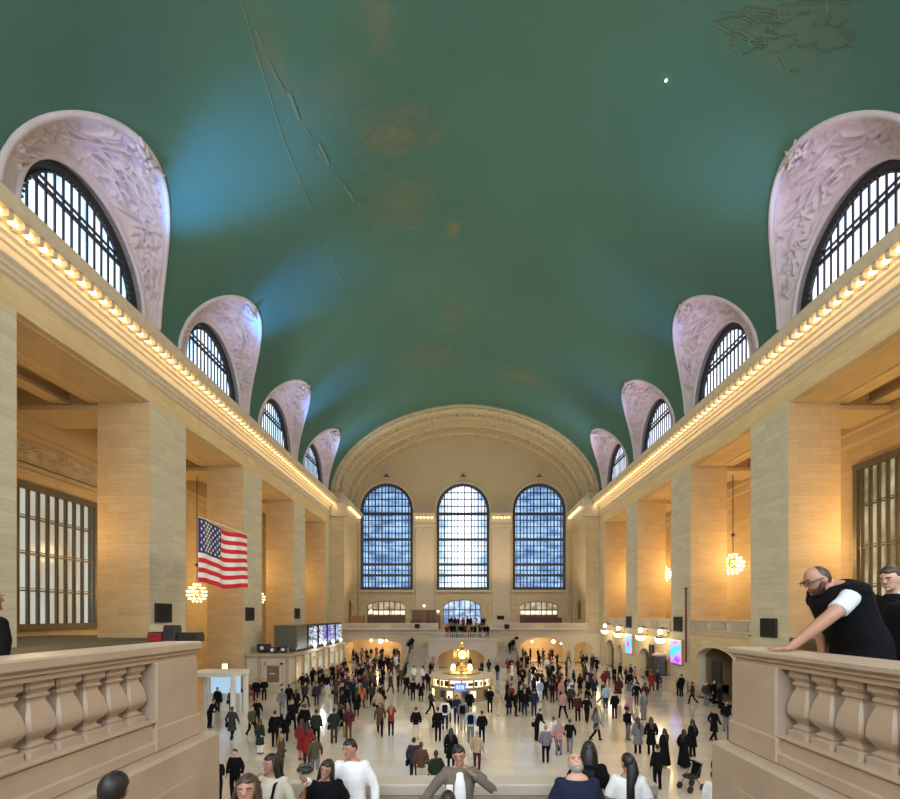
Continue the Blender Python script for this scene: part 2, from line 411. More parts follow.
# lower wall under right gallery with arches, parapets
MR = lambda u, v, w: (HW+w, u, v)
for i, (a, b) in enumerate(OPS):
    if i < 2: continue
    mb = MB()
    if i == 2: op = [(28.9, 33.6, 0, 3.1, .95)]
    elif i == 3: op = [(38.5, 40.9, 0, 2.3, .75), (42.0, 44.4, 0, 2.2, .9)]
    else: op = [(49.2, 50.8, 0, 2.2, .8), (52.0, 54.6, 0, 2.4, 1.0)]
    mb.archwall(a, b, 0, 5.2, op, MR, .7, mr=1)
    mb.box(HW-.14, HW+.7, a, b, 4.98, 5.2, 1); mb.box(HW-.22, HW, a, b, 5.12, 5.2, 1)
    for (ua, ub, vb, vs, rise) in op:                      # arch surround
        c, hw = (ua+ub)/2, (ub-ua)/2
        r0 = [(HW-.06, c+hw*math.cos(q)*1.0, vs+rise*math.sin(q)) for q in [PI*k/20 for k in range(21)]]
        r1 = [(HW-.06, c+(hw+.25)*math.cos(q), vs+(rise+.25)*math.sin(q)) for q in [PI*k/20 for k in range(21)]]
        r2 = [(HW+.02, p[1], p[2]) for p in r1]; r3 = [(HW+.02, p[1], p[2]) for p in r0]
        mb.loft([[p, q, r, t_] for p, q, r, t_ in zip(r0, r1, r2, r3)], mi=1)
    struct('wall_right_lower', mb, [M['stone'], M['trim']])
    a, b = a+.04, b-.04; mb = MB(); mb.box(HW+.05, HW+.45, a, b, 5.2, 5.32); mb.box(HW+.12, HW+.38, a, b, 5.32, 6.02); mb.box(HW+.02, HW+.48, a, b, 6.02, 6.17)
    t = thing('parapet', 'panelled stone parapet of the right gallery, %s bay' % ['', '', 'nearest', 'middle', 'farthest'][i], 'parapet', (HW+.25, (a+b)/2, 5.2))
    mb2 = MB()
    n = 3; L = (b-a)/n
    mb.v = [(x-HW-.25, y-(a+b)/2, z-5.2) for x, y, z in mb.v]
    obj('parapet_wall', mb, M['trim'], t)
    for k in range(n):
        p = MB(); y0 = -(b-a)/2+k*L+.35; y1 = y0+L-.7
        p.box(-.155, -.13, y0, y1, .22, .72); p.box(-.17, -.13, y0, y1, .22, .27); p.box(-.17, -.13, y0, y1, .67, .72); p.box(-.17, -.13, y0, y0+.05, .22, .72); p.box(-.17, -.13, y1-.05, y1, .22, .72)
        obj('parapet_panel', p, M['marble2'], t)
# galleries: floors, outer walls, coffered ceilings
for s in (-1, 1):
    GX = 27.0 if s < 0 else 25.4
    mb = MB()
    y1 = 27.3 if s < 0 else YE
    mb.box(s*(HW+.06), s*GX, -12, y1, 4.95, 5.2)
    if s < 0: mb.box(-HW, -14.9, 5.0, 21.5, 4.9, 5.2)
    mb.box(CX+s*(2.67 if s < 0 else 2.52)+s*.62, s*HW, -12, 5.0, 4.8, 5.2)
    struct('floor_balcony_%s' % SIDE[s], mb, M['slate'])
    mb = MB()
    ML = (lambda u, v, w: (-27.0-w, u, v)) if s < 0 else (lambda u, v, w: (25.4+w, u, v))
    op = [(24.6, 30.7, 5.55, 14.6, .01)] if s < 0 else [(20.6, 27.7, 6.3, 16.3, .01)]
    mb.archwall(-12, 60, 0, 20.5, op, ML, .6)
    struct('wall_outer_%s' % SIDE[s], mb, M['reveal'])
    mb = MB(); mb.box(s*HW, s*GX, 57.6, 58.0, 0, 20.5)
    struct('wall_gallery_end_%s' % SIDE[s], mb, M['reveal'])
    mb = MB(); mb.box(s*(HW+3), s*(GX+.3), -12, 60, 19.45, 19.9, 1)
    for a, b in PIERS: mb.box(s*(HW+3), s*GX, a+.5, b-.5, 18.5, 20.0); mb.box(s*(HW+3), s*GX, a+.35, b-.35, 18.42, 18.7)
    for x in (HW+3.0, HW+5.2): mb.box(s*x, s*(x+.7), -12, 60, 18.9, 20.0); mb.box(s*(x-.1), s*(x+.8), -12, 60, 18.82, 19.05)
    mb.box(s*(GX-.9), s*GX, -12, 60, 18.2, 20.0); mb.box(s*(GX-.5), s*GX, -12, 60, 17.6, 18.2)
    struct('ceiling_gallery_%s' % SIDE[s], mb, [M['plaster'], M['dark']])
# carved frieze above the left grilled window
def relief_strip(name, x, y0, y1, z0, z1, s, seed):
    rnd = np.random.RandomState(seed); nu, nv = 220, 26
    U = np.linspace(y0, y1, nu); V = np.linspace(z0, z1, nv); uu, vv = np.meshgrid(U, V, indexing='ij'); h = np.zeros_like(uu)
    for k in range(46):
        cu = y0+(y1-y0)*(k+.5)/46; cv = (z0+z1)/2+.28*math.sin(k*1.1)
        for q in range(5):
            a = rnd.uniform(0, PI); l, w = rnd.uniform(.12, .3), rnd.uniform(.03, .06)
            du, dv = uu-cu-rnd.uniform(-.15, .15), vv-cv-rnd.uniform(-.2, .2)
            p, r = du*math.cos(a)+dv*math.sin(a), -du*math.sin(a)+dv*math.cos(a)
            h = np.maximum(h, .12*np.exp(-(p/l)**2-(r/w)**2))
    vs = [(x-s*h[i, j], U[i], V[j]) for i in range(nu) for j in range(nv)]
    fs = [(i*nv+j, (i+1)*nv+j, (i+1)*nv+j+1, i*nv+j+1) for i in range(nu-1) for j in range(nv-1)]
    m = MB(); m.add(vs, fs); m.box(x-s*.14, x, y0, y1, z0-.12, z0); m.box(x-s*.14, x, y0, y1, z1, z1+.12); m.box(x-s*.3, x, y0, y1, z0-.5, z0-.3)
    return m
m = relief_strip('f', -26.98, 17, 34, 15.9, 17.0, -1, 4)
struct('trim_8', m, M['soffit'])

# grilled gallery windows
def grille_window(name, x, s, y0, y1, z0, z1, nb, hz, pane):
    fr = MB()
    for a, b in ((y0, y0+.28), (y1-.28, y1)): fr.box(x-s*.12, x+s*.12, a, b, z0, z1)
    fr.box(x-s*.125, x+s*.125, y0-.01, y1+.01, z0-.01, z0+.4); fr.box(x-s*.125, x+s*.125, y0-.01, y1+.01, z1-.42, z1+.01)
    w = struct(name, fr, M['bronze2'])
    g = MB(); g.box(x+s*.3, x+s*.32, y0, y1, z0, z1); struct('pane', g, pane, parent=w)
    m = MB()
    for i in range(nb):
        y = y0+.28+(y1-y0-.56)*(i+.5)/nb; m.box(x-s*.08, x+s*.08, y-.075, y+.075, z0, z1); m.box(x-s*.11, x, y-.03, y+.03, z0, z1)
    struct('mullion', m, M['bronze2'], parent=w)
    m = MB()
    for h in hz: z = z0+(z1-z0)*h; m.box(x-s*.07, x+s*.06, y0, y1, z-.05, z+.05); m.box(x-s*.07, x+s*.06, y0, y1, z+.13, z+.18)
    struct('transom', m, M['bronze2'], parent=w)
    return w
grille_window('window_1', -26.95, -1, 24.6, 30.7, 5.55, 14.6, 9, (.27, .52, .76), M['pane_g'])
grille_window('window_2', 25.35, 1, 20.6, 27.7, 6.3, 16.3, 12, (.2, .45, .72), M['pane_g2'])

# ---------------------------------------------------------------- lunettes
def lun_point(s, yc, t, u):
    O = Vector((ex(SPR+LH*math.sin(t)), LHW*math.cos(t), SPR+LH*math.sin(t)))
    Wd = Vector((HW+.25, 3.42*math.cos(t), 23.35+4.15*math.sin(t)))
    p = O.lerp(Wd, u); k = math.sin(t)*math.sin(PI*u)
    p += Vector((.25, 0, .45))*k
    return Vector((s*p.x, yc+p.y, p.z))
def lunette(s, yc, seed, label):
    rnd = np.random.RandomState(seed); nt_, nu = 230, 56
    T = np.linspace(0, PI, nt_); U = np.linspace(0, 1, nu)
    O = np.stack([np.array([ex(SPR+LH*math.sin(t)) for t in T]), LHW*np.cos(T), SPR+LH*np.sin(T)], 1)
    Wd = np.stack([np.full(nt_, HW+.25), 3.42*np.cos(T), 23.35+4.15*np.sin(T)], 1)
    P = O[:, None, :]*(1-U)[None, :, None]+Wd[:, None, :]*U[None, :, None]
    k = np.sin(T)[:, None]*np.sin(PI*U)[None, :]
    P[..., 0] += .25*k; P[..., 2] += .45*k
    dT = np.gradient(P, axis=0); dU = np.gradient(P, axis=1); N = np.cross(dT, dU); N /= np.linalg.norm(N, axis=2, keepdims=True)+1e-9
    # inward-facing normal: towards the hall (-x) and down
    c_ = N[nt_//2, nu//2]; N *= -1 if (-c_[0]-c_[2]*.5) < 0 else 1
    h = np.zeros((nt_, nu))
    ok = (T[:, None] > .08*PI) & (T[:, None] < .92*PI)
    def stroke(c, d, l, w, a):
        D = P-c; q = D@d; r2 = (D**2).sum(-1)-q*q
        return a*np.exp(-(q/l)**4-r2/(w*w))
    def tdir(i, j, ang):
        a = dT[i, j]/np.linalg.norm(dT[i, j]); b = dU[i, j]/(np.linalg.norm(dU[i, j])+1e-9)
        v = a*math.cos(ang)+b*math.sin(ang); return v/np.linalg.norm(v)
    # winged emblem near the crown, sprays of foliage down both arms
    ci, cj = nt_//2, 26
    for q in range(26):
        ang = rnd.uniform(-.5, .5)+(PI if q % 2 else 0)+.35; i = ci+int(rnd.uniform(-38, 38)); j = cj+int(rnd.uniform(-15, 15))
        h = np.maximum(h, stroke(P[i, j], tdir(i, j, ang), rnd.uniform(.5, 1.1), rnd.uniform(.07, .14), rnd.uniform(.3, .5)))
    h = np.maximum(h, stroke(P[ci, cj], tdir(ci, cj, 1.2), .5, .4, .35))
    for q in range(260):
        i = int(rnd.uniform(.1, .9)*nt_); j = int(np.clip(rnd.normal(.5, .22), .1, .88)*nu)
        h = np.maximum(h, stroke(P[i, j], tdir(i, j, rnd.uniform(0, PI)), rnd.uniform(.1, .34), rnd.uniform(.04, .085), rnd.uniform(.12, .34)))
    h *= ok*np.clip((U-.07)/.03, 0, 1)[None, :]*np.clip((.9-U)/.03, 0, 1)[None, :]
    rim = np.exp(-((U-.02)/.03)**4)*.14+np.exp(-((U-.96)/.03)**4)*.12
    h += rim[None, :]*np.clip(np.sin(T)*3, 0, 1)[:, None]
    P = P+N*h[..., None]; P[..., 0] *= s; P[..., 1] += yc
    t = thing('lunette', label, 'lunette', (s*HW, yc, SPR))
    off = np.array([s*HW, yc, SPR]); Q = P-off
    m = MB(); m.add([tuple(p) for p in Q.reshape(-1, 3)], [(i*nu+j, (i+1)*nu+j, (i+1)*nu+j+1, i*nu+j+1) for i in range(nt_-1) for j in range(nu-1)])
    obj('relief_shell', m, M['lun'], t, smooth=True)
    # outer moulding rib
    m = MB(); pts = [lun_point(s, yc, a, 0)-Vector(off) for a in [PI*(.012+.976*i/60) for i in range(61)]]
    m.etube(pts, [(.13, .13)]*len(pts), (1, 0, 0), 8); obj('outer_rib', m, M['lun'], t, smooth=True)
    m = MB(); pts = [lun_point(s, yc, a, 1)-Vector(off)+Vector((-s*.05, 0, 0)) for a in [PI*(.01+.98*i/50) for i in range(51)]]
    m.etube(pts, [(.11, .11)]*len(pts), (1, 0, 0), 8); obj('inner_rib', m, M['lun'], t, smooth=True)
    # crowning foliage finial
    tip = lun_point(s, yc, PI/2, 0)-Vector(off); m = MB(); r2 = random.Random(seed)
    for q in range(34):
        a = r2.uniform(0, 2*PI); l = r2.uniform(.15, .62)
        d = Vector((-s*r2.uniform(.1, .5), math.cos(a), math.sin(a)*.9)); d.normalize()
        p0 = tip+Vector((s*r2.uniform(0, .5), r2.uniform(-.35, .35), -r2.uniform(0, .5)))
        m.tube([p0, p0+d*l*.6, p0+d*l+Vector((0, 0, .08))], [.1, .12, .03], 6)
    obj('finial', m, M['lun'], t, smooth=True)
    return t
def lunette_window(n, s, yc, pane):
    x = s*(HW+.68)
    z0, sp, hw, ris = 23.0, 23.35, 3.42, 4.15
    def arch(k, dz=0): return [(yc+(hw-k)*math.cos(q), sp+(ris-k)*math.sin(q)) for q in [PI*i/40 for i in range(41)]]
    m = MB(); A, B = arch(0), arch(.42)
    rings = [[(x-s*.12, a[0], a[1]), (x-s*.05, b[0], b[1]), (x+s*.12, b[0], b[1]), (x+s*.12, a[0], a[1])] for a, b in zip(A, B)]
    m.loft(rings); m.box(x-s*.1, x+s*.12, yc-hw, yc+hw, z0, sp+.1)
    for i in range(40):                                     # beaded inner edge
        q = PI*(i+.5)/40; m.box(x-s*.16, x, yc+(hw-.45)*math.cos(q)-.05, yc+(hw-.45)*math.cos(q)+.05, sp+(ris-.45)*math.sin(q)-.05, sp+(ris-.45)*math.sin(q)+.05)
    R0 = [(y, z) for y, z in arch(-.06)]
    rv = MB(); rv.loft([[(s*(HW+.2), a[0], a[1]) for a in R0], [(x+s*.1, a[0], a[1]) for a in R0]], close=False, caps=False); rv.box(s*(HW+.2), x+s*.1, yc-hw, yc+hw, z0, sp-.02)
    w = struct('window_%d' % n, m, M['bronze'])
    struct('window_reveal', rv, M['reveal_dark'], parent=w)
    m = MB(); pts = [(x+s*.2, y, z) for y, z in arch(.0)]
    m.add(pts, [tuple(range(41))]); m.add([(p[0]+s*.02, p[1], p[2]) for p in pts], [tuple(range(41))]); struct('pane', m, pane, parent=w)
    m = MB(); nb = 15
    for i in range(nb):
        y = yc-hw+.3+(2*hw-.6)*(i+.5)/nb; h = (ris-.3)*math.sqrt(max(0, 1-((y-yc)/(hw-.3))**2))
        m.box(x+s*.06, x+s*.13, y-.042, y+.042, sp, sp+h)
    struct('mullion', m, M['bronze'], parent=w)
    m = MB()
    for zz, th in ((sp+2.25, .1), (sp+2.6, .05)):
        hh = (hw-.3)*math.sqrt(max(0, 1-((zz-sp)/(ris-.3))**2)); m.box(x+s*.03, x+s*.13, yc-hh, yc+hh, zz-th, zz+th)
    struct('transom', m, M['bronze'], parent=w)
n = 3
for s in (-1, 1):
    for i, yc in enumerate(LC):
        if i == 0: 
            lab = 'sculpted plaster lunette of the %s wall, out of frame nearest the viewer' % SIDE[s]
        else: lab = 'pale sculpted plaster lunette, %s along the %s wall' % (['', 'largest and nearest', 'second largest', 'third in size', 'smallest and farthest'][i], SIDE[s])
        lunette(s, yc, 11+i+(20 if s > 0 else 0), lab)
        lunette_window(n, s, yc, M['pane_l'] if s < 0 else M['pane_r']); n += 1

# gilt lines painted on the vault: the dotted great circle and generic star figures
def vault_line(pix, w=.05, wob=0, seed=0, dash=False):
    P = [Vector(ceil_hit(*p)) for p in pix]; m = MB(); r = random.Random(seed)
    for a, b in zip(P[:-1], P[1:]):
        n_ = max(1, int((b-a).length/.5))
        for i in range(n_):
            if dash and i % 2: continue
            q0, q1 = a.lerp(b, i/n_), a.lerp(b, (i+1)/n_)
            def onv(q): 
                x = max(-18, min(18, q.x)); return Vector((x*.9985, q.y, ez(x)-.02))
            q0, q1 = onv(q0), onv(q1); d = (q1-q0).normalized(); sd = d.cross(Vector((0, 0, 1))).normalized()*w
            m.add([q0-sd, q0+sd, q1+sd, q1-sd], [(0, 1, 2, 3)])
    return m
M['gilt'] = mat('faded_gilt_paint', (.12, .165, .105), .7, var=.3, scale=1)
m = MB()
for q in (vault_line([(255, 30), (275, 75), (292, 105), (322, 158), (348, 190), (385, 240), (425, 290), (470, 335)], .05, dash=True),
          vault_line([(288, 92), (298, 120)], .12), vault_line([(318, 143), (328, 165)], .12), vault_line([(343, 183), (354, 203)], .10),
          vault_line([(240, 0), (283, 140), (350, 300)], .03)): m.add(q.v, q.f)
o = struct('trim_3', m, M['gilt'])
m = MB(); r = random.Random(5)
for (cx_, cy_, rr) in [(392, 132, 38), (400, 205, 34), (520, 378, 26), (430, 356, 34), (800, 30, 70), (755, 30, 40), (455, 312, 18)]:
    for k in range(3 if rr > 30 else 2):
        a0 = r.uniform(0, 6.28); pts = []
        for q in range(34):
            a = a0+q*.16; rad = rr*(.35+.25*k)*(1+.3*math.sin(q*.53+k)+.12*math.sin(q*1.9)); pts.append((cx_+rad*math.cos(a), max(2, cy_+rad*.55*math.sin(a))))
        q = vault_line(pts, .022, seed=k); m.add(q.v, q.f)
struct('trim_4', m, M['gilt'])
p = ceil_hit(666, 80); m = MB(); m.ball((0, 0, 0), .055, 10, 6)
o = obj('ceiling_star_lamp', m, emat('star_bulb', (.85, 1, .9), 6, False), loc=(p[0], p[1], p[2]-.03)); tag(o, 'tiny glowing star bulb set in the turquoise vault', 'lamp')
# ---------------------------------------------------------------- far end: deep arch, wall, three great windows
FX = 16.75
def ering(y, a, b, z0=SPR, n=60): return [(math.copysign(a*abs(math.cos(PI*i/n))**(2/PE), math.cos(PI*i/n)), y, z0+b*abs(math.sin(PI*i/n))**(2/PE)) for i in range(n+1)]
m = MB()
prof = [(57.4, 18.32, 12.02), (57.4, 18.1, 11.8), (57.6, 18.0, 11.7), (57.6, 17.75, 11.5), (57.9, 17.6, 11.3), (58.1, 17.55, 11.25), (59.6, 17.5, 11.2), (59.7, 17.3, 11.0), (59.9, 17.25, 11.0),
        (60.2, 17.35, 11.1), (61.6, 17.3, 11.05), (61.7, 17.1, 10.85), (62.0, 17.1, 10.85), (62.1, 17.3, 11.0), (63.9, 17.2, 10.9), (64.0, 16.95, 10.65), (64.4, 16.9, 10.6), (64.5, 17.0, 10.75), (YF, 16.95, 10.7)]
m.loft([ering(*q) for q in prof], close=False, caps=False)
m.loft([ering(57.42, 18.9, 12.6), ering(57.42, 18.2, 11.9)], close=False, caps=False)
# rosettes and dentils on the ribs of the soffit
for y, a, b, k in ((58.9, 17.4, 11.1, 60), (62.9, 17.2, 10.9, 60), (61.85, 16.98, 10.75, 110), (64.2, 16.8, 10.5, 110)):
    for i in range(k):
        q = PI*(i+.5)/k; s_ = .17 if k == 60 else .09
        m.ball((math.copysign(a*abs(math.cos(q))**(2/PE), math.cos(q)), y, SPR+b*abs(math.sin(q))**(2/PE)), (s_, s_*2.2 if k == 60 else s_, s_), 8, 5)
struct('trim_5', m, M['soffit'])
# far wall
MF = lambda u, v, w: (u, YF+w, v)
WN = [(-16.2, -8.05), (-4.35, 3.85), (7.5, 15.75)]
m = MB()
m.archwall(-FX-1.6, FX+1.6, 9.6, 34.6, [(a, b, 10.4, 22.9, 4.1) for a, b in WN], MF, 1.2, mi=1, mr=0)
m.archwall(-FX-1.6, FX+1.6, 0, 9.6, [(-15.2, -9.2, 5.2, 7.9, .8), (-3.3, 2.55, 5.2, 7.6, 1.3), (8.6, 14.6, 5.2, 7.9, .7)], MF, .9)
struct('wall_back', m, [M['stone'], M['plaster']])
m = MB()
m.box(-FX, -FX-1.55, 57.4, YF, 0, SPR); m.box(-FX+.3, -FX-1.5, 57.5, 59.0, 0, 21.0); m.box(-FX+.25, -FX-1.5, 63.9, 65.2, 0, 21.0)
struct('wall_left_end', m, M['stone'])
m = MB()
m.box(FX, FX+1.55, 57.4, YF, 0, SPR); m.box(FX-.3, FX+1.5, 57.5, 59.0, 0, 21.0); m.box(FX-.25, FX+1.5, 63.9, 65.2, 0, 21.0)
struct('wall_right_end', m, M['stone'])
m = MB()
for s in (-1, 1):
    poly = [(s*(FX-d*.8), z) for d, z in PROF[1:]]+[(s*(FX+.1), SPR+.05), (s*(FX+.1), 19.85)]
    m.prism(poly, 'y', 57.3, YF)
    m.box(s*(FX-.9), s*(HW-.2), 57.0, 57.35, 19.9, 20.5); m.box(s*(FX-1.0), s*(HW-.2), 56.9, 57.4, 21.75, 22.2); m.box(s*(FX-.5), s*(HW-.2), 57.1, 57.4, 20.5, 21.75)
# pieces of cornice between the great windows
segs = [(-FX, -16.35), (-7.9, -4.5), (4.0, 7.35), (15.9, FX)]
for a, b in segs:
    poly = [(YF-d*.85, z) for d, z in PROF[1:]]+[(YF+.1, SPR+.05), (YF+.1, 19.85)]
    m.prism(poly, 'x', a, b)
struct('trim_6', m, M['trim'])
for a, b in segs:
    k = max(1, int((b-a)/.58)); 
    for i in range(k):
        x = (a+b)/2+(i-(k-1)/2)*.58
        lamp((x, YF-.62, 21.54), 'glowing warm bulb in the far wall cornice between the great windows', 'bulbs of the far wall cornice')
for s in (-1, 1):
    y = 59.3
    while y < 65.2:
        lamp((s*(FX-.6), y, 21.54), 'glowing warm bulb in the recessed %s cornice by the far corner' % SIDE[s], 'bulbs of the %s corner cornice' % SIDE[s]); y += .58
# flat pilaster panels, mouldings and small fittings of the far wall
m = MB()
for a, b in WN:
    c, hw = (a+b)/2, (b-a)/2
    for k0, k1, dd in ((.0, .18, .12), (.18, .3, .06)):
        r = []
        for q in [PI*i/40 for i in range(41)]:
            r.append([(c+(hw+k0)*math.cos(q), YF+.01, 22.9+(4.1+k0)*math.sin(q)), (c+(hw+k0)*math.cos(q), YF-dd, 22.9+(4.1+k0)*math.sin(q)), (c+(hw+k1)*math.cos(q), YF-dd, 22.9+(4.1+k1)*math.sin(q)), (c+(hw+k1)*math.cos(q), YF+.01, 22.9+(4.1+k1)*math.sin(q))])
        m.loft(r)
    m.box(a-.35, b+.35, YF-.28, YF+.1, 10.05, 10.4); m.box(a-.2, a, YF-.1, YF, 6.2, 10.05); m.box(b, b+.2, YF-.1, YF, 6.2, 10.05)
m.box(-7.6, -4.8, YF-.14, YF+.05, 5.2, 20.0); m.box(4.3, 7.1, YF-.14, YF+.05, 5.2, 20.0)
struct('trim_7', m, M['trim'])
for n, (a, b) in enumerate(WN):
    c, hw = (a+b)/2, (b-a)/2; y = YF+.3
    m = MB()
    A = [(c+hw*math.cos(PI*i/40), 22.9+4.1*math.sin(PI*i/40)) for i in range(41)]
    B = [(c+(hw-.42)*math.cos(PI*i/40), 22.9+(4.1-.42)*math.sin(PI*i/40)) for i in range(41)]
    A = [(b, 10.4)]+A+[(a, 10.4)]; B = [(b-.42, 10.8)]+B+[(a+.42, 10.8)]
    m.loft([[(p[0], y-.3, p[1]), (q[0], y-.2, q[1]), (q[0], y+.1, q[1]), (p[0], y+.1, p[1])] for p, q in zip(A, B)])
    m.box(a, b, y-.3, y+.1, 10.4, 10.85)
    w = struct('window_%d' % (20+n), m, M['bronze'])
    g = MB(); pts = [(c+hw*math.cos(PI*i/40), y+.25, 22.9+4.1*math.sin(PI*i/40)) for i in range(41)]+[(a, y+.25, 10.4), (b, y+.25, 10.4)]
    g.add(pts, [tuple(range(len(pts)))]); struct('pane', g, M['pane_c'] if n == 1 else M['pane_s'], parent=w)
    m = MB(); nb = 14
    for i in range(nb):
        x = a+.42+(b-a-.84)*(i+.5)/nb
        top = 22.9+(4.1-.3)*math.sqrt(max(0, 1-((x-c)/(hw-.3))**2))
        m.box(x-.09 if i % 2 else x-.05, x+.09 if i % 2 else x+.05, y-.08, y+.12, 10.6, top)
    struct('mullion', m, M['bronze'], parent=w)
    m = MB()
    for zz, th in ((12.7, .2), (14.4, .2), (18.3, .2), (22.3, .22), (11.6, .05), (13.5, .05), (15.4, .05), (16.4, .05), (17.3, .05), (19.3, .05), (20.3, .05), (21.3, .05), (23.5, .07), (24.6, .07), (25.6, .07)):
        h = (b-a)/2-.2 if zz < 22.9 else (hw-.3)*math.sqrt(max(0, 1-((zz-22.9)/3.8)**2))
        m.box(c-h, c+h, y-.12, y+.12, zz-th, zz+th)
    struct('transom', m, M['bronze'], parent=w)
    f = MB(); f.box(-.45, .45, -.1, .1, 0, .1); f.box(-.06, .06, -.12, .1, .1, .28); f.ball((0, -.05, .3), .14, 8, 6)
    tag(obj('wall_lamp_fitting', f, M['bronze'], loc=(c, YF-.12, 28.0)), 'small dark fitting on the plaster above the %s great window' % ['left', 'centre', 'right'][n], 'lamp fitting')
M['pane_w'] = pane_mat('daylit_glass_door', ((.12, .22, .42), (.6, .75, .95)), 1.0, .8, .8)
M['pane_strip'] = pane_mat('lamp_row_glass', ((.5, .38, .2), (1.6, 1.5, 1.2)), 1.2, 1.6, .3)
# small segmental windows below
for n, (a, b, vs, ri, zb) in enumerate([(-15.2, -9.2, 7.9, .8, 5.2), (-3.3, 2.55, 7.6, 1.3, 5.2), (8.6, 14.6, 7.9, .7, 5.2)]):
    c, hw = (a+b)/2, (b-a)/2; y = YF+.35; m = MB()
    g = MB(); pts = [(c+hw*math.cos(PI*i/20), y+.2, vs+ri*math.sin(PI*i/20)) for i in range(21)]+[(a, y+.2, zb), (b, y+.2, zb)]
    m.box(a, b, y-.06, y+.06, 7.25, 7.4); m.box(a, b, y-.06, y+.06, 6.3, 6.42)
    for i in range(8):
        x = a+(b-a)*i/7; top = vs+ri*math.sqrt(max(0, 1-((x-c)/hw)**2)); m.box(x-.07, x+.07, y-.08, y+.08, zb, top)
    pts0 = [(c+hw*math.cos(PI*i/20), y, vs+ri*math.sin(PI*i/20)) for i in range(21)]; m.tube(pts0, .1, 6)
    w = struct('window_%d' % (30+n), m, M['brown'] if n != 1 else M['bronze'])
    g.add(pts, [tuple(range(len(pts)))]); struct('pane', g, M['pane_w'] if n == 1 else M['pane_d'], parent=w)
    if n != 1:
        g = MB(); g.box(a+.2, b-.2, y+.02, y+.05, 6.62, 7.14); struct('lit_strip', g, M['pane_strip'], parent=w)
        g = MB(); g.box(a, b, y-.1, y+.1, zb, 6.5); struct('sill_panel', g, M['brown'], parent=w)

# ---------------------------------------------------------------- far balcony, stairs, archways
YB = 57.3
m = MB()
m.archwall(-HW, -7.9, 0, 4.15, [(-16.6, -8.6, 0, 2.1, 1.15)], lambda u, v, w: (u, YB+w, v), 1.0, mr=0)
m.archwall(7.2, HW, 0, 4.15, [(7.6, 13.6, 0, 2.2, 1.2), (14.9, 17.2, 0, 2.0, .8)], lambda u, v, w: (u, YB+w, v), 1.0)
m.box(-7.9, -4.4, YB, YB+1, 0, 4.15); m.box(3.8, 7.2, YB, YB+1, 0, 4.15)
struct('wall_balcony_front', m, M['trim'])
m = MB(); m.box(-HW, HW, YB, YF, 4.15, 4.5); m.box(-HW, HW, YB-.25, YB+.1, 3.95, 4.2)
struct('floor_far_balcony', m, M['marble2'])
m = MB(); m.box(-HW, HW, 64.6, 65.0, 0, 4.1); m.box(-8, -7.6, 58.3, 64.8, 0, 4.1); m.box(7.0, 7.4, 58.3, 64.8, 0, 4.1)
struct('wall_passage', m, M['reveal'])
# parapet pieces of the far balcony
for i, (a, b) in enumerate([(-16.7, -10.8), (-10.8, -3.6), (3.0, 10.0), (10.0, 16.7)]):
    t = thing('balcony_parapet', 'panelled stone parapet of the far balcony, %s' % ['under the left great window', 'left of the railed landing', 'right of the railed landing', 'under the right great window'][i], 'parapet', ((a+b)/2, YB-.13, 4.5))
    w = (b-a)/2; m = MB(); m.box(-w, w, -.3, .2, 0, .14); m.box(-w, w, -.12, .12, .14, .78); m.box(-w, w, -.2, .2, .78, .92); m.box(-w, -w+.5, -.18, .18, .1, .8); m.box(w-.5, w, -.18, .18, .1, .8)
    obj('parapet_wall', m, M['trim'], t)
    m = MB(); m.box(-w+.8, w-.8, -.15, -.119, .26, .66); obj('parapet_panel', m, M['marble2'], t)
# landing block with the niche behind the clock booth
m = MB()
m.archwall(-4.55, 3.95, 0, 3.45, [(-3.35, 2.35, 0, 1.05, 1.3)], lambda u, v, w: (u, 52+w, v), .7, mr=0)
m.box(-4.55, -4.1, 52.7, YB, 0, 3.45); m.box(3.5, 3.95, 52.7, YB, 0, 3.45); m.box(-4.55, 3.95, 52.0, 58.5, 3.45, 3.6); m.box(-4.75, 4.15, 51.85, 52.1, 3.3, 3.615)
struct('floor_far_landing', m, M['marble2'])
m = MB()
for i in range(5): m.box(-4.35, 3.75, 56.3+i*.3, 56.3+i*.3+.31 if i < 4 else 58.6, 3.58, 3.6+(i+1)*.178)
struct('floor_landing_steps', m, M['marble2'])
m = MB(); m.box(-4.1, 3.5, 55.6, 55.9, 0, 3.45); struct('wall_niche', m, M['reveal'])
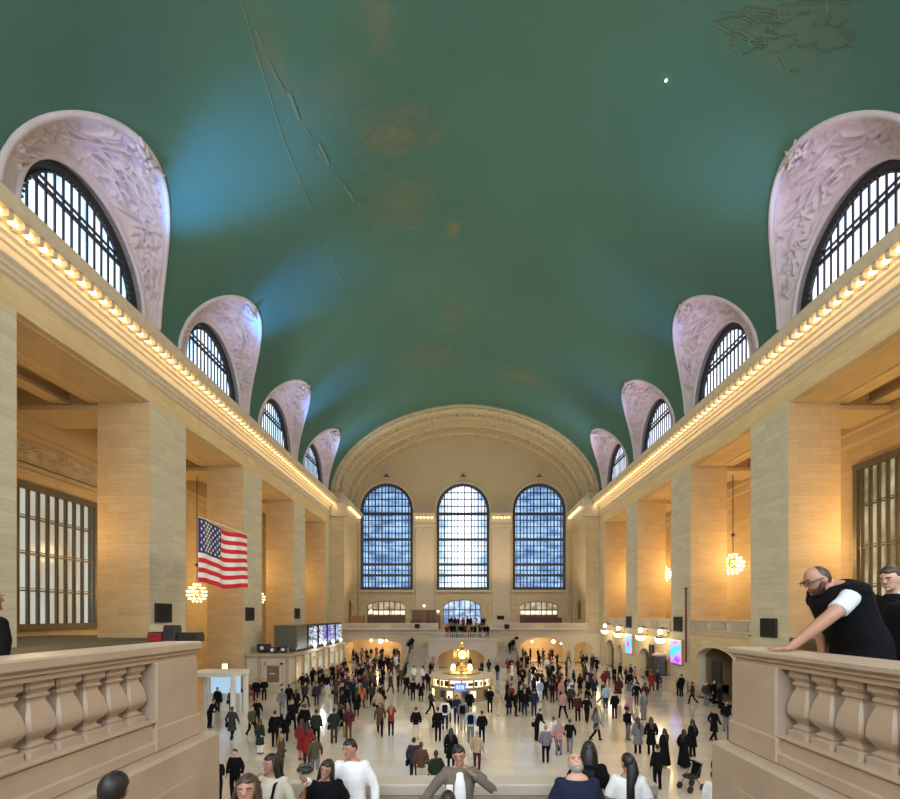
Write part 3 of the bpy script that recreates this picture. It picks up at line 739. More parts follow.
# railing of the far landing
t = thing('landing_railing', 'low railing in front of the crowd on the far stair landing', 'railing', (-.3, 52.3, 3.6))
m = MB(); m.box(-3.0, 3.0, -.08, .08, .62, .72); obj('rail', m, M['marble2'], t)
m = MB(); m.box(-3.0, 3.0, -.08, .08, 0, .1); obj('base_rail', m, M['marble2'], t)
for i in range(24):
    x = -2.85+i*5.7/23; m = MB(); m.box(x-.05, x+.05, -.05, .05, .1, .62); obj('baluster', m, M['marble2'], t)
for s, x0, nm in ((-1, -4.55, 'left'), (1, 3.95, 'right')):
    t = thing('staircase', 'far marble stair flight on the %s of the clock niche' % nm, 'staircase', (x0+s*1.4, 52, 0))
    for i in range(13):
        st = MB(); st.box(-1.35, 1.35, i*.3, 4.6 if i == 12 else i*.3+.3, 0, (i+1)*.165); obj('stair_tread', st, M['marble2'], t)
    def cheek(xc, h0, h1):
        m = MB(); N = 14; rows = []
        for k in range(N+1):
            q = k/N; y = -.6+q*4.6; z = h0+(h1-h0)*(q**1.3)
            rows.append([(xc-.18, y, 0), (xc+.18, y, 0), (xc+.18, y, z), (xc+.24, y, z), (xc+.24, y, z+.14), (xc-.24, y, z+.14), (xc-.24, y, z), (xc-.18, y, z)])
        m.loft(rows); return m
    obj('outer_balustrade', cheek(s*1.5, 1.1, 3.2), M['marble'], t); obj('inner_balustrade', cheek(-s*1.4, 1.1, 3.3), M['marble'], t)
# things on the far balcony: restaurant tables with small lamps, planters
def table_lamp(x, y, z, lab):
    t = thing('table_lamp', lab, 'lamp', (x, y, z)); m = MB(); m.lathe([(.16, 0), (.16, .04), (.03, .07), (.03, .4), (.001, .42)], n=10); obj('lamp_stand', m, M['brass'], t)
    m = MB(); m.ball((0, 0, .52), .16, 10, 8); obj('lamp_globe', m, M['lantern'], t, smooth=True)
def cafe_table(x, y, lab, z=4.5):
    t = thing('restaurant_table', lab, 'table', (x, y, z)); m = MB(); m.lathe([(.5, .72), (.5, .76)], n=16); obj('tabletop', m, M['white'], t)
    m = MB(); m.lathe([(.28, 0), (.28, .04), (.05, .08), (.05, .72)], n=10); obj('pedestal', m, M['bronze'], t)
    return t
for i, x in enumerate([-15.6, -14.2, -12.8, -11.4, -10.0, -8.6, -7.4]):
    cafe_table(x, 59.2+(i % 2)*1.0, 'white-topped restaurant table on the far left balcony, %s from the left corner' % ['first', 'second', 'third', 'fourth', 'fifth', 'sixth', 'seventh', 'eighth'][i])
t = thing('screen_partition', 'brown wooden partition on the far left balcony by the corner', 'partition', (-15.6, 61, 4.5)); m = MB(); m.box(-1.1, 1.1, -.05, .05, .15, 1.9); obj('panel', m, mat('orange_wood', (.40, .20, .08), .5), t)
m = MB(); m.box(-1.1, -1.0, -.08, .08, 0, 2.0); m.box(1.0, 1.1, -.08, .08, 0, 2.0); obj('frame', m, M['brown'], t)
for i, (px, py) in enumerate([(369, 611), (424, 606), (438, 611.5)]):
    p = W(px, py, 60.4); table_lamp(p.x, p.y+(1.3 if px < 400 else .05), p.z-.5, '')
    o = COL.objects[-1]
for i, o in enumerate([o for o in COL.objects if o.name.startswith('table_lamp')]):
    o['label'] = ['globe lamp glowing left of the small left window', 'globe lamp glowing above the bar left of centre', 'globe lamp glowing beside the centre doorway'][i]
    base = MB(); base.box(-.35, .35, -.3, .3, 4.5-o.location.z, 0); obj('lamp_pedestal', base, M['brown'], o)
t = thing('bar_counter', 'dark bar counter with bottles area between left and centre windows', 'counter', (-6.1, 62.2, 4.5)); m = MB(); m.box(-1.9, 1.9, -.4, .4, 0, 1.05); obj('counter_body', m, M['brown'], t)
m = MB(); m.box(-2.0, 2.0, -.5, .5, 1.05, 1.12); obj('countertop', m, M['bronze'], t)
m = MB(); m.box(-1.8, 1.8, .9, 1.0, 1.2, 2.6); m.box(-1.9, 1.9, .8, 1.1, 2.6, 2.75); m.box(-1.9, 1.9, .8, 1.1, 0, 1.2); obj('back_shelf', m, M['brown'], t)
t = thing('bar_counter', 'red-fronted counter below the small right window', 'counter', (11.6, 63.4, 4.5)); m = MB(); m.box(-2.9, 2.9, -.4, .4, 0, 1.5); obj('counter_body', m, mat('dark_red_panel', (.13, .02, .02), .5), t)
m = MB(); m.box(-3.0, 3.0, -.5, .5, 1.5, 1.6); obj('countertop', m, M['bronze'], t)
# dark niches in the end walls and small dark panels
for s, nm in ((-1, 'left'), (1, 'right')):
    t = thing('wall_niche_sconce', 'tall dark sconce bracket on the %s corner wall above the balcony' % nm, 'sconce', (s*FX, 61.5, 5.9))
    m = MB(); m.box(0, -s*.12, -.45, .45, 0, 2.3); m.prism([(-.45, 2.3), (.45, 2.3), (0, 2.8)], 'x', 0, -s*.12); obj('back_plate', m, M['brown'], t)
    m = MB(); m.tube([(-s*.1, 0, 1.4), (-s*.4, 0, 1.5), (-s*.45, 0, 1.9)], .06); m.ball((-s*.45, 0, 2.05), .14, 8, 6); obj('bracket', m, M['brass'], t)
for i, (px, py, w_, h_) in enumerate([(417.5, 626, .32, .3), (506.5, 626.5, .32, .3)]):
    p = W(px, py, YB-.12); m = MB(); m.bbox(-w_, w_, -.12, .12, 0, h_*2, .03)
    t = thing('speaker', 'small black speaker on the far parapet %s of the landing' % ['left', 'right'][i], 'speaker', (p.x, p.y-.42, p.z-h_)); obj('cabinet', m, M['black'], t)
    m = MB(); m.box(-w_*.8, w_*.8, -.135, -.12, .06, h_*2-.06); obj('grille', m, M['speaker'], t)
p = W(501.5, 620, 62); t = thing('display_screen', 'dark blank screen on the wall right of the landing', 'screen', (5.6, YF-.16, 5.8)); m = MB(); m.bbox(-.55, .55, -.08, 0, 0, .6); obj('bezel', m, M['black'], t)
m = MB(); m.box(-.5, .5, -.09, -.08, .05, .55); obj('screen', m, M['speaker'], t)
# lamps in the archways
for i, (px, py, r) in enumerate([(371.3, 640.5, .2), (380.7, 641, .34), (386.5, 640, .2), (532, 641.5, .17), (553.5, 641.5, .26), (561, 643.5, .14)]):
    p = W(px, py, 60.5 if i < 3 else 61)
    t = thing('pendant_lamp', 'glowing pendant globe in the far %s archway, %s' % ('left' if i < 3 else 'right', ['leftmost', 'largest in the middle', 'rightmost', 'leftmost', 'largest in the middle', 'small rightmost'][i]), 'lamp', tuple(p))
    m = MB(); m.ball((0, 0, 0), r, 12, 8); obj('globe', m, M['lantern'], t, smooth=True); m = MB(); m.tube([(0, 0, r*.9), (0, 0, 4.15-p.z)], .02); obj('rod', m, M['bronze'], t)

# ---------------------------------------------------------------- round information booth with the clock
KX, KY = W(461.5, 690, 33.8).x, 33.8
t = thing('clock_booth', 'round marble and brass information booth with a four-faced golden clock', 'booth', (KX, KY, 0)); t['group'] = ''
del t['group']
R_ = 2.45
m = MB(); m.lathe([(R_+.1, 0), (R_+.1, .12), (R_, .16), (R_, .95), (R_+.08, 1.0), (R_+.08, 1.06), (R_-.12, 1.06), (R_-.12, 0)], n=48); obj('marble_drum', m, mat('booth_marble', (.30, .24, .18), .3, var=.3, scale=2), t, smooth=False)
m = MB(); m.lathe([(R_-.16, 1.06), (R_-.16, 1.62)], n=48); obj('lit_glazing', m, M['boothglow'], t)
m = MB()
for i in range(16):
    a = 2*PI*i/16; c, s_ = math.cos(a), math.sin(a); m = MB(); m.tube([((R_-.05)*c, (R_-.05)*s_, 1.05), ((R_-.05)*c, (R_-.05)*s_, 1.66)], .07, 6); obj('window_post', m, M['brass'], t)
rr = random.Random(3)
for i in range(32):
    a = 2*PI*(i+.5)/32
    if rr.random() < .75:
        m = MB(); h = rr.uniform(.2, .42); w_ = rr.uniform(.1, .2); z = 1.1+rr.uniform(0, .1)
        c, s_ = math.cos(a), math.sin(a); r0 = R_-.1
        px, py = -s_*w_, c*w_
        m.add([(r0*c-px, r0*s_-py, z), (r0*c+px, r0*s_+py, z), (r0*c+px, r0*s_+py, z+h), (r0*c-px, r0*s_-py, z+h)], [(0, 1, 2, 3)])
        obj('brochure_rack', m, rr.choice([M['white'], M['brown'], M['bronze'], M['white'], M['brass']]), t)
# row of lit brochure panels around the drum
for i in range(26):
    a = 2*PI*i/26; m = MB(); c, s_ = math.cos(a), math.sin(a); r0 = R_+.03; w_ = .22
    m.add([(r0*c+s_*w_, r0*s_-c*w_, .3), (r0*c-s_*w_, r0*s_+c*w_, .3), (r0*c-s_*w_, r0*s_+c*w_, .82), (r0*c+s_*w_, r0*s_-c*w_, .82)], [(0, 1, 2, 3)])
    obj('drum_panel', m, [M['boothglow'], M['brass'], M['bronze']][i % 3], t)
m = MB(); m.lathe([(R_-.2, 1.6), (R_+.12, 1.62), (R_+.16, 1.7), (R_+.05, 1.78), (R_-.6, 1.86), (1.2, 1.9), (.02, 1.92)], n=48); obj('booth_roof', m, mat('booth_roof', (.5, .42, .32), .4), t, smooth=False)
p = MB(); p.box(-.42, .42, -.06, .06, 0, .6); o = obj('blue_information_screen', p, emat('blue_screen', (.06, .14, .75), 1.2, False), t, loc=(-.1, -R_-.08, .85))
p = MB(); p.box(-.3, -.14, -.07, -.06, .15, .45); p.box(-.1, .04, -.07, -.06, .15, .45); p.box(.1, .28, -.07, -.06, .15, .45); obj('screen_mark', p, emat('pale_screen_mark', (.6, .75, 1), 1.0, False), o)
m = MB(); m.lathe([(1.5, 1.9), (1.5, 1.98), (1.1, 2.06), (.5, 2.1), (.42, 2.3), (.22, 2.5), (.16, 2.7), (.28, 2.85), (.34, 2.92)], n=24); obj('clock_pedestal', m, M['brass'], t)
m = MB()
for i in range(4):
    a = PI/4+i*PI/2
    m.ball((.95*math.cos(a), .95*math.sin(a), 2.32), .2, 12, 8)
o = obj('ring_globes', m, M['gold_glow'], t, smooth=True)
m = MB(); m.lathe([(.10, 2.9), (.42, 2.96), (.52, 3.15), (.54, 3.4), (.5, 3.62), (.36, 3.78), (.2, 3.84), (.06, 3.9)], n=24); obj('clock_body', m, M['brass'], t)
for i in range(4):
    a = -PI/2+i*PI/2+.12
    f = MB(); f.lathe([(.34, 0), (.34, .05), (.02, .06)], n=24)
    o = obj('clock_face', f, M['gold_glow'], t, loc=(.52*math.cos(a), .52*math.sin(a), 3.38)); o.rotation_euler = (0, PI/2, a)
    h = MB(); h.box(-.22, 0, -.015, .015, .062, .07); h.box(-.015, .015, 0, .16, .062, .07); obj('clock_hands', h, M['black'], o)
    rg = MB(); rg.lathe([(.34, 0), (.40, 0), (.40, .08), (.34, .08), (.34, 0)], n=24, caps=False); obj('bezel', rg, M['brass'], o)
m = MB(); m.lathe([(.12, 3.86), (.2, 3.95), (.1, 4.1), (.14, 4.16), (.03, 4.4), (.01, 4.42)], n=14); obj('acorn_finial', m, M['brass'], t)

# ---------------------------------------------------------------- ticket counter and departure boards (left)
YC0, YC1, XC = 34.95, 50.6, -14.6
t = thing('ticket_counter', 'long cream stone ticket counter with bright arched windows under the boards', 'counter', ((XC-HW)/2, (YC0+YC1)/2, 0))
ox, oy = (XC-HW)/2, (YC0+YC1)/2
def loc(mb_, ox=ox, oy=oy): mb_.v = [(x-ox, y-oy, z) for x, y, z in mb_.v]; return mb_
m = MB(); ops = []; L = (YC1-YC0-1.0)/8
for i in range(8): c = YC0+.9+L*(i+.5); ops.append((c-.62, c+.62, .95, 2.1, .45))
m.archwall(YC0, YC1, 0, 3.0, ops, lambda u, v, w: (XC-w, u, v), .5, n=10)
m.box(-18.25, XC-.01, YC0+.01, YC0+.3, 0, 2.98); m.box(-18.2, XC-.01, YC1-.3, YC1, 0, 3.0); m.box(-18.25, XC-.5, YC0, YC1, 2.9, 3.0)
obj('counter_wall', loc(m), M['trim'], t)
m = MB(); m.box(-18.25, XC+.22, YC0-.2, YC1+.1, 3.0, 3.12); m.box(-18.25, XC+.32, YC0-.3, YC1+.1, 3.12, 3.3); m.box(XC, XC+.2, YC0, YC1, .85, .95); m.box(XC-.02, XC+.1, YC0-.08, YC1, 0, .2)
for i in range(9): y = YC0+.9+L*i; m.box(XC, XC+.12, y-.12, y+.12, .1, 3.0)
m.box(-17.3, -17.05, YC0-.1, YC0, .1, 3); m.box(-15.0, -14.75, YC0-.1, YC0, .1, 3)
obj('counter_cornice', loc(m), M['marble'], t)
for i, (a, b, vb, vs, ri) in enumerate(ops):
    c, hw = (a+b)/2, (b-a)/2; g = MB(); g.add([(XC-.4, c+hw*math.cos(PI*k/12), vs+ri*math.sin(PI*k/12)) for k in range(13)]+[(XC-.4, a, vb), (XC-.4, b, vb)], [tuple(range(15))])
    o = obj('ticket_window', loc(g), emat('ticket_window_glow_%d' % (i % 2), [(1, .85, .6), (.75, 1, .95)][i % 2], 1.3), t)
    g = MB(); g.box(XC-.36, XC-.3, c-.03, c+.03, vb, vs+ri); g.box(XC-.36, XC-.3, a, b, vs-.03, vs+.03); obj('grille', loc(g), M['brass'], t)
g = MB(); g.box(-16.6, -15.4, YC0-.1, YC0, .85, 2.4); g.box(-16.75, -15.25, YC0-.16, YC0, .7, .85); g.box(-16.75, -15.25, YC0-.16, YC0, 2.4, 2.55); g.box(-16.75, -16.6, YC0-.16, YC0, .7, 2.55); g.box(-15.4, -15.25, YC0-.16, YC0, .7, 2.55)
obj('poster_frame', loc(g), M['trim'], t)
g = MB(); g.box(-16.5, -15.5, YC0-.14, YC0-.1, .95, 2.3); o = obj('poster', loc(g), mat('grey_brown_poster', (.17, .13, .09), .4, var=.5, scale=2.5), t)
g = MB(); g.box(-16.3, -15.8, YC0-.15, YC0-.14, 1.6, 1.72); obj('poster_mark', loc(g), mat('pale_poster_mark', (.5, .5, .45), .5), o)
# departure boards
nb = 5; bl = 2.9
scr = mat('departure_board_face', (.03, .035, .06), .3)
txt = [emat('departure_text_%d' % i, c, 1.6, False) for i, c in enumerate([(.30, .32, 1.0), (.55, .65, 1), (.8, .85, 1)])]
rr = random.Random(8)
for i in range(nb):
    y0 = 36.9+i*2.85
    t = thing('departure_board', ('dark unlit end section of the departure boards above the ticket counter' if i == 0 else 'departure board with blue lines of text, %s along the ticket counter' % ['', 'nearest', 'second', 'third', 'farthest'][i]), 'departure board', (XC-.55, y0+1.3, 3.3))
    m = MB(); m.bbox(-1.7 if i == 0 else -.55, .25, -1.3, 1.3, .12, 2.3, .04); obj('cabinet', m, M['bronze2'] if i == 0 else M['bronze'], t)
    m = MB(); m.box(-.45, -.3, -1.1, -1.0, 0, .14); m.box(.0, .15, -1.1, -1.0, 0, .14); m.box(-.45, -.3, 1.0, 1.1, 0, .14); m.box(.0, .15, 1.0, 1.1, 0, .14); obj('foot', m, M['bronze'], t)
    f = MB(); f.box(.25, .28, -1.2, 1.2, .25, 2.2); o = obj('board_face', f, scr if i else mat('unlit_board', (.09, .09, .06), .5), t)
    if i:
        for side_ in (0, 1):
            f = MB(); r = random.Random(i*5+side_)
            for k in range(13):
                z = 2.06-k*.135
                y = -1.1+side_*1.12
                while y < -.1+side_*1.12:
                    l = r.uniform(.08, .3)
                    if r.random() < .72: f.box(.281, .287, y, min(y+l, side_*1.12-.03), z-.035, z+.035)
                    y += l+.07
            obj('text_rows', f, txt[(i+side_) % 3], o)
    # face towards the viewer too
    if i == 0:
        m = MB(); m.box(-1.65, .2, -1.33, -1.3, .25, 2.2); obj('end_panel', m, mat('greenish_board_end', (.10, .10, .07), .5), t)
# bright strip lights in front of the boards
for i in range(4):
    t = thing('strip_light', 'bright cool white lamp below a departure board, %s' % ['nearest', 'second', 'third', 'farthest'][i], 'lamp', (XC+.1, 40.5+i*2.85, 3.3)); m = MB(); m.lathe([(.14, 0), (.14, .05), (.04, .08), (.04, .2)], n=10); obj('stand', m, M['white'], t)
    m = MB(); m.ball((0, 0, .32), .17, 10, 8); obj('globe', m, M['white_glow'], t, smooth=True)
# items on top of the counter's near end
for i, (x, y, w_, h_) in enumerate([(-17.3, 36.0, .5, .75), (-16.25, 35.6, .35, .5), (-15.4, 35.7, .3, .55)]):
    t = thing('stage_light', 'dark boxy light fitting on the ticket counter top, %s' % ['largest at left', 'in the middle', 'at right'][i], 'light fitting', (x, y, 3.3)); m = MB(); m.bbox(-w_, w_, -.3, .3, .12, h_, .05); obj('housing', m, M['bronze'], t)
    m = MB(); m.box(-w_*.8, w_*.8, -.2, .2, 0, .13); obj('base', m, M['black'], t); m = MB(); m.lathe([(.14, 0), (.16, .08), (.1, .1)], n=12); o = obj('lens', m, M['white'], t, loc=(0, -.3, h_*.55)); o.rotation_euler = (PI/2, 0, 0)
# white market booth with a pale blue screen
t = thing('market_booth', 'white framed booth with a large pale blue screen by the left pillar', 'booth', (-16.4, 28.2, 0))
m = MB()
for x, y in ((-1.5, -.9), (1.2, -.9), (-1.5, .7), (1.2, .7)): m.box(x-.12, x+.12, y-.12, y+.12, 0, 2.5); obj('post', m, M['white'], t); m = MB()
m = MB(); m.box(-1.7, 1.35, -1.0, .9, 2.5, 2.7); m.box(-1.75, 1.4, -1.05, .95, 2.7, 2.78); obj('canopy', m, M['white'], t)
m = MB(); m.box(-1.1, .9, .5, .6, 1.2, 2.35); obj('screen', m, emat('pale_blue_screen', (.45, .68, .9), .75), t)
m = MB(); m.box(-1.2, 1.0, .35, .65, 0, 1.2); obj('counter', m, M['white'], t)
for i in range(8):
    a = W(226+i*4.2, 697-(i % 2)*4, 1); d = (6.5-.0)*F/(697-(i % 2)*4-VY+3); x = CX+(226+i*4.2-VX)*d/F
    t = thing('red_chair', '', 'chair', (x, d, 0), (i*2.3) % 6)
    t['label'] = 'red seat beyond the white booth, %s from the left' % ['first', 'second', 'third', 'fourth', 'fifth', 'sixth', 'seventh', 'eighth'][i]; t['group'] = 'red seats beyond the booth'
    m = MB(); m.bbox(-.24, .24, -.24, .24, .42, .48); obj('seat', m, M['red'], t)
    m = MB(); m.bbox(-.24, .24, .2, .26, .5, .9); obj('backrest', m, M['red'], t)
    for ax in (-.2, .2):
        for ay in (-.2, .2): m = MB(); m.tube([(ax, ay, 0), (ax, ay, .43)], .02, 6); obj('leg', m, M['bronze'], t)
p = W(220.3, 667.5, 33.6)
t = thing('wall_sconce', 'small glowing boxed lamp on the pillar base above the booth', 'lamp', (p.x, 34.35, p.z)); m = MB(); m.box(-.28, .28, -.1, 0, -.28, .28); obj('lamp_frame', m, M['brass'], t)
m = MB(); m.box(-.22, .22, -.12, -.1, -.22, .22); obj('glass', m, M['gold_glow'], t)

# ---------------------------------------------------------------- things on the side walls
def flat_panel(name, label, cat, s, y, z, hw, hh, mt, d=.12, frame='black', part='screen'):
    t = thing(name, label, cat, (s*(HW), y, z-hh)); m = MB(); m.bbox(-s*d, 0, -hw-.06, hw+.06, -.06, 2*hh+.06, .02); obj('frame', m, M[frame], t)
    m = MB(); m.box(-s*(d+.015), -s*d, -hw, hw, 0, 2*hh); o = obj(part, m, mt, t); return t, o
for s, i, (px, py, hh) in ((-1, 1, (162.5, 613, .52)), (-1, 2, (249.3, 614, .5)), (-1, 3, (296.5, 613.5, .5)), (1, 1, (769.5, 627.8, .52)), (1, 2, (678.5, 624, .58)), (1, 3, (629.3, 622, .58))):
    a, b = PIERS[i]; X = (-HW if s < 0 else HW)-CX; d = abs(X)*F/abs(px-VX); y = max(a+.7, min(b-.7, d)); z = EYE-(py-VY)*y/F
    flat_panel('wall_speaker', 'square black loudspeaker on the %s wall, on the %s pillar' % (SIDE[s], (pn if s < 0 else pnr)[i].replace('cut by', 'at')), 'speaker', s, y, z, .62, hh, M['speaker'], part='speaker_cloth')
def ad_mat(name, seed):
    m, nt, b = new_mat(name); tc = node(nt, 'ShaderNodeTexCoord'); mp = node(nt, 'ShaderNodeMapping'); mp.inputs['Location'].default_value = (seed, seed, 0); nt.links.new(tc.outputs['Object'], mp.inputs[0])
    v = node(nt, 'ShaderNodeTexVoronoi'); v.inputs['Scale'].default_value = 1.1; nt.links.new(mp.outputs[0], v.inputs['Vector'])
    nz = node(nt, 'ShaderNodeTexNoise'); nz.inputs['Scale'].default_value = .9; nt.links.new(mp.outputs[0], nz.inputs['Vector'])
    rp = node(nt, 'ShaderNodeValToRGB'); cr = rp.color_ramp; cr.elements[0].position = .3; cr.elements[0].color = (.02, .06, .9, 1); cr.elements[1].position = .7; cr.elements[1].color = (.02, .65, .95, 1)
    e = cr.elements.new(.45); e.color = (.35, .08, .85, 1); e = cr.elements.new(.55); e.color = (.85, .25, .75, 1)
    ad = node(nt, 'ShaderNodeMath', operation='MULTIPLY_ADD'); nt.links.new(v.outputs['Distance'], ad.inputs[0]); ad.inputs[1].default_value = .25; nt.links.new(nz.outputs['Fac'], ad.inputs[2]); nt.links.new(ad.outputs[0], rp.inputs[0])
    nt.links.new(rp.outputs[0], b.inputs['Emission Color']); b.inputs['Emission Strength'].default_value = 1.15; b.inputs['Base Color'].default_value = (.02, .02, .05, 1)
    return m
flat_panel('advert_screen', 'large glowing blue and purple advertising screen on the right wall', 'screen', 1, 36.55, 3.3, .95, 1.0, ad_mat('advert_image_a', 3), d=.2, frame='brass')
flat_panel('advert_screen', 'smaller glowing blue and purple advertising screen farther along right wall', 'screen', 1, 46.9, 3.3, .95, 1.05, ad_mat('advert_image_b', 11), d=.2, frame='brass')
# dark upright panels within / beside the arches
for i, (px, y, z, hw, hh) in enumerate([(706, 31.6, 1.9, .42, 1.0), (647.5, 41.0, 2.1, .0, .0)]):
    if i == 0: t = thing('dark_sign_board', 'tall dark panel standing inside the nearest right arch', 'panel', (HW+1.0, 32.6, 0)); m = MB(); m.bbox(-.1, .1, -.55, .55, .1, 2.9, .03)
    else: t = thing('dark_sign_board', 'tall dark panel on the right wall between two arches', 'panel', (HW-.1, 41.45, .0)); m = MB(); m.bbox(-.08, .1, -.45, .45, 1.2, 3.6, .03)
    obj('board', m, M['black'], t); m = MB(); m.box(-.12, .12, -.4, .4, 0, 1.2 if i else .1); obj('foot', m, M['bronze2'], t)
# curved wall inside the nearest arch and dark shop recesses
m = MB(); rows = []
for k in range(15):
    q = PI*(.5+k/14); rows.append([(22.0+2.6*math.cos(q)*.8, 30.6+3.0*math.sin(q), z) for z in (1.5, 4.6)])
m.loft(rows, close=False, caps=False); struct('wall_ramp_curve', m, M['reveal'], smooth=True)
m = MB(); m.box(HW+.8, HW+5, 27.3, 57, 0, .02); m.box(24.0, 24.2, 27.3, 57, 0, 4.95); m.box(HW+.7, 24.2, 34.5, 34.8, 0, 4.95); m.box(HW+.7, 24.2, 45.0, 45.3, 0, 4.95); struct('wall_shop_back', m, M['reveal'])
# slim kiosk and low counter against the right wall
t = thing('information_kiosk', 'tall slim grey glass kiosk against the right wall beside the larger advert', 'kiosk', (HW-.75, 38.4, 0))
m = MB(); m.bbox(-.45, .45, -.5, .5, 0, .35, .03); obj('base', m, M['marble2'], t)
m = MB(); m.bbox(-.38, .38, -.42, .42, .35, 2.75, .05); obj('glass_case', m, mat('grey_glass', (.10, .11, .11), .15, metal=.3), t)
m = MB(); m.bbox(-.48, .48, -.52, .52, 2.75, 2.95, .04); m.ball((0, 0, 2.95), (.4, .45, .16), 14, 8); obj('canopy', m, M['marble'], t)
t = thing('stone_counter', 'low pale stone counter against the right wall under the larger advert', 'counter', (HW-.65, 35.9, 0))
m = MB(); m.bbox(-.45, .45, -1.2, 1.2, 0, 1.0, .03); obj('counter_body', m, M['trim'], t); m = MB(); m.bbox(-.52, .5, -1.28, 1.28, 1.0, 1.1, .02); obj('countertop', m, M['marble'], t)
# lanterns on brackets
for i, (px, py) in enumerate([(605.3, 630), (618.6, 633), (641, 635.5), (660.8, 638)]):
    d = (HW-CX-.7)*F/(px-VX); z = EYE-(py-VY)*d/F
    t = thing('wall_lantern', 'large bright globe lantern on the right wall, %s' % ['farthest', 'second farthest', 'second nearest', 'nearest beside the advert'][i], 'lantern', (HW-.75, d, z-.4))
    m = MB(); m.lathe([(.05, -.1), (.3, -.02), (.42, .12), (.46, .3), (.44, .36), (.02, .36)], n=16); obj('lower_globe', m, M['lantern'], t, smooth=True)
    m = MB(); m.lathe([(.48, .36), (.5, .46), (.42, .54), (.2, .6), (.2, .72), (.12, .76)], n=16); obj('crown', m, M['brass'], t)
    m = MB(); m.ball((0, 0, .95), .22, 10, 8); obj('upper_globe', m, M['lantern'], t, smooth=True)
    m = MB(); m.tube([(0, 0, 1.15), (.2, 0, 1.35), (.55, 0, 1.2), (.75, 0, .8)], .05); m.tube([(.1, 0, .45), (.75, 0, .5)], .05); obj('bracket', m, M['bronze'], t)
# red vertical banner pole on the pillar edge
m = MB(); m.tube([(0, 0, 0), (0, 0, 6.0)], .09, 8); m.ball((0, 0, 6.05), .14, 8, 6)
tag(obj('banner_pole', m, mat('dark_red_paint', (.12, .03, .02), .5), loc=(HW-.25, 34.75, 2.6)), 'thin dark red upright pole beside the larger advert screen', 'pole')
# chandeliers: tiers of bulbs
bulb_me = MB().ball((0, 0, 0), .085, 8, 6).mesh('bulb')
def chandelier(p, ztop, R0, label):
    t = thing('chandelier', label, 'chandelier', tuple(p)); m = MB(); bl = []; rings = [(.35, .9), (.75, .55), (1.0, .15), (1.0, -.25), (.8, -.62), (.45, -.92)]
    for q, h in rings:
        r = R0*q; h *= R0*1.1
        m.lathe([(r-.03, h-.03), (r+.03, h-.03), (r+.03, h+.03), (r-.03, h+.03), (r-.03, h-.03)], n=20, caps=False)
        k = max(6, int(r*2*PI/.33))
        for i in range(k):
            a = 2*PI*i/k; bl.append((r*math.cos(a), r*math.sin(a), h-.08))
    m.ball((0, 0, 0), R0*.55, 12, 8)
    obj('gilt_frame', m, M['brass'], t)
    for q in bl: link_mesh('bulb', bulb_me, M['crystal'], t, smooth=True, loc=q)
    m = MB(); m.tube([(0, 0, R0), (0, 0, ztop-p[2])], .035, 6); m.ball((0, 0, R0+1.6), .16, 8, 6); obj('chain', m, M['bronze'], t)
CH = []
def chand(px, py, X, R0, label):
    d = (abs(X))*F/abs(px-VX); p = Vector((CX+(px-VX)*d/F, d, EYE-(py-VY)*d/F)); chandelier(p, 19.95, R0, label); CH.append(p)
chand(197, 592, 22.8, .72, 'round tiered chandelier of warm bulbs left of the flag')
chand(257.5, 597, 22.9, .72, 'round tiered chandelier half hidden behind the middle left pillar')
chand(733, 563, 23.1, .78, 'round tiered chandelier of warm bulbs in the nearer right bay')
chand(664.0, 573, 22.6, .75, 'round tiered chandelier partly hidden in the second right bay')

# ---------------------------------------------------------------- the flag
fd, fz0 = 13.4, 0
Y0 = fd*F/(VX-198.3); Y1 = fd*F/(VX-248.5); ZT = EYE+(VY-517.5)*Y0/F; ZB = EYE+(VY-582)*Y0/F; HH = ZT-ZB; LL = Y1-Y0
t = thing('american_flag', 'large american flag hanging in the hall before the left pillars', 'flag', (CX-fd, (Y0+Y1)/2, ZB))
NU, NV = 78, 52
def fpt(u, v, off=0):   # u along length 0..1, v up 0..1
    x = .16*math.sin(u*9+v*1.5)*u+.06*math.sin(u*21)
    return (x+off, (u-.5)*LL-.10*(1-v)*u*LL*.6, v*HH-.04*HH*math.sin(u*PI)+.015*HH*math.sin(u*9))
m = MB()
vs = [fpt(i/NU, j/NV) for i in range(NU+1) for j in range(NV+1)]
for i in range(NU):
    for j in range(NV):
        stripe = 12-int(j/4); mi = 0 if stripe % 2 == 0 else 1
        if i < NU*.4 and j >= NV-28: mi = 2
        q = (i*(NV+1)+j, (i+1)*(NV+1)+j, (i+1)*(NV+1)+j+1, i*(NV+1)+j+1)
        m.f.append(q); m.m.append(mi)
m.v = vs
cl = obj('flag_cloth', m, [M['flagred'], M['flagwhite'], M['flagblue']], t, smooth=True)
so = cl.modifiers.new('Solidify', 'SOLIDIFY'); so.thickness = .01; so.offset = 0
m = MB()
for row in range(9):
    k = 6 if row % 2 == 0 else 5
    for cidx in range(k):
        u = .4*((cidx+.5)/6 if k == 6 else (cidx+1)/6); v = 1-(28/52)*(row+1)/10
        for off in (.02, -.02):
            c = Vector(fpt(u, v, off)); pts = []
            for q in range(10):
                r = .105 if q % 2 == 0 else .045; a = PI/2+q*PI/5
                pts.append((c.x, c.y+r*math.cos(a), c.z+r*math.sin(a)))
            m.add([tuple(c)]+pts, [(0, 1+q, 1+(q+1) % 10) for q in range(10)])
obj('stars', m, M['flagwhite'], t)
m = MB(); m.tube([(0, -LL/2, HH+.05), (0, LL/2, HH+.05)], .03, 6); obj('hanging_rod', m, M['white'], t)
m = MB()
for yy in (-LL/2+.1, LL/2-.1):
    m.tube([(0, yy, HH+.05), (0, yy, ez(CX-fd)-ZB)], .0015, 4)
obj('hanging_wire', m, M['bronze'], t)

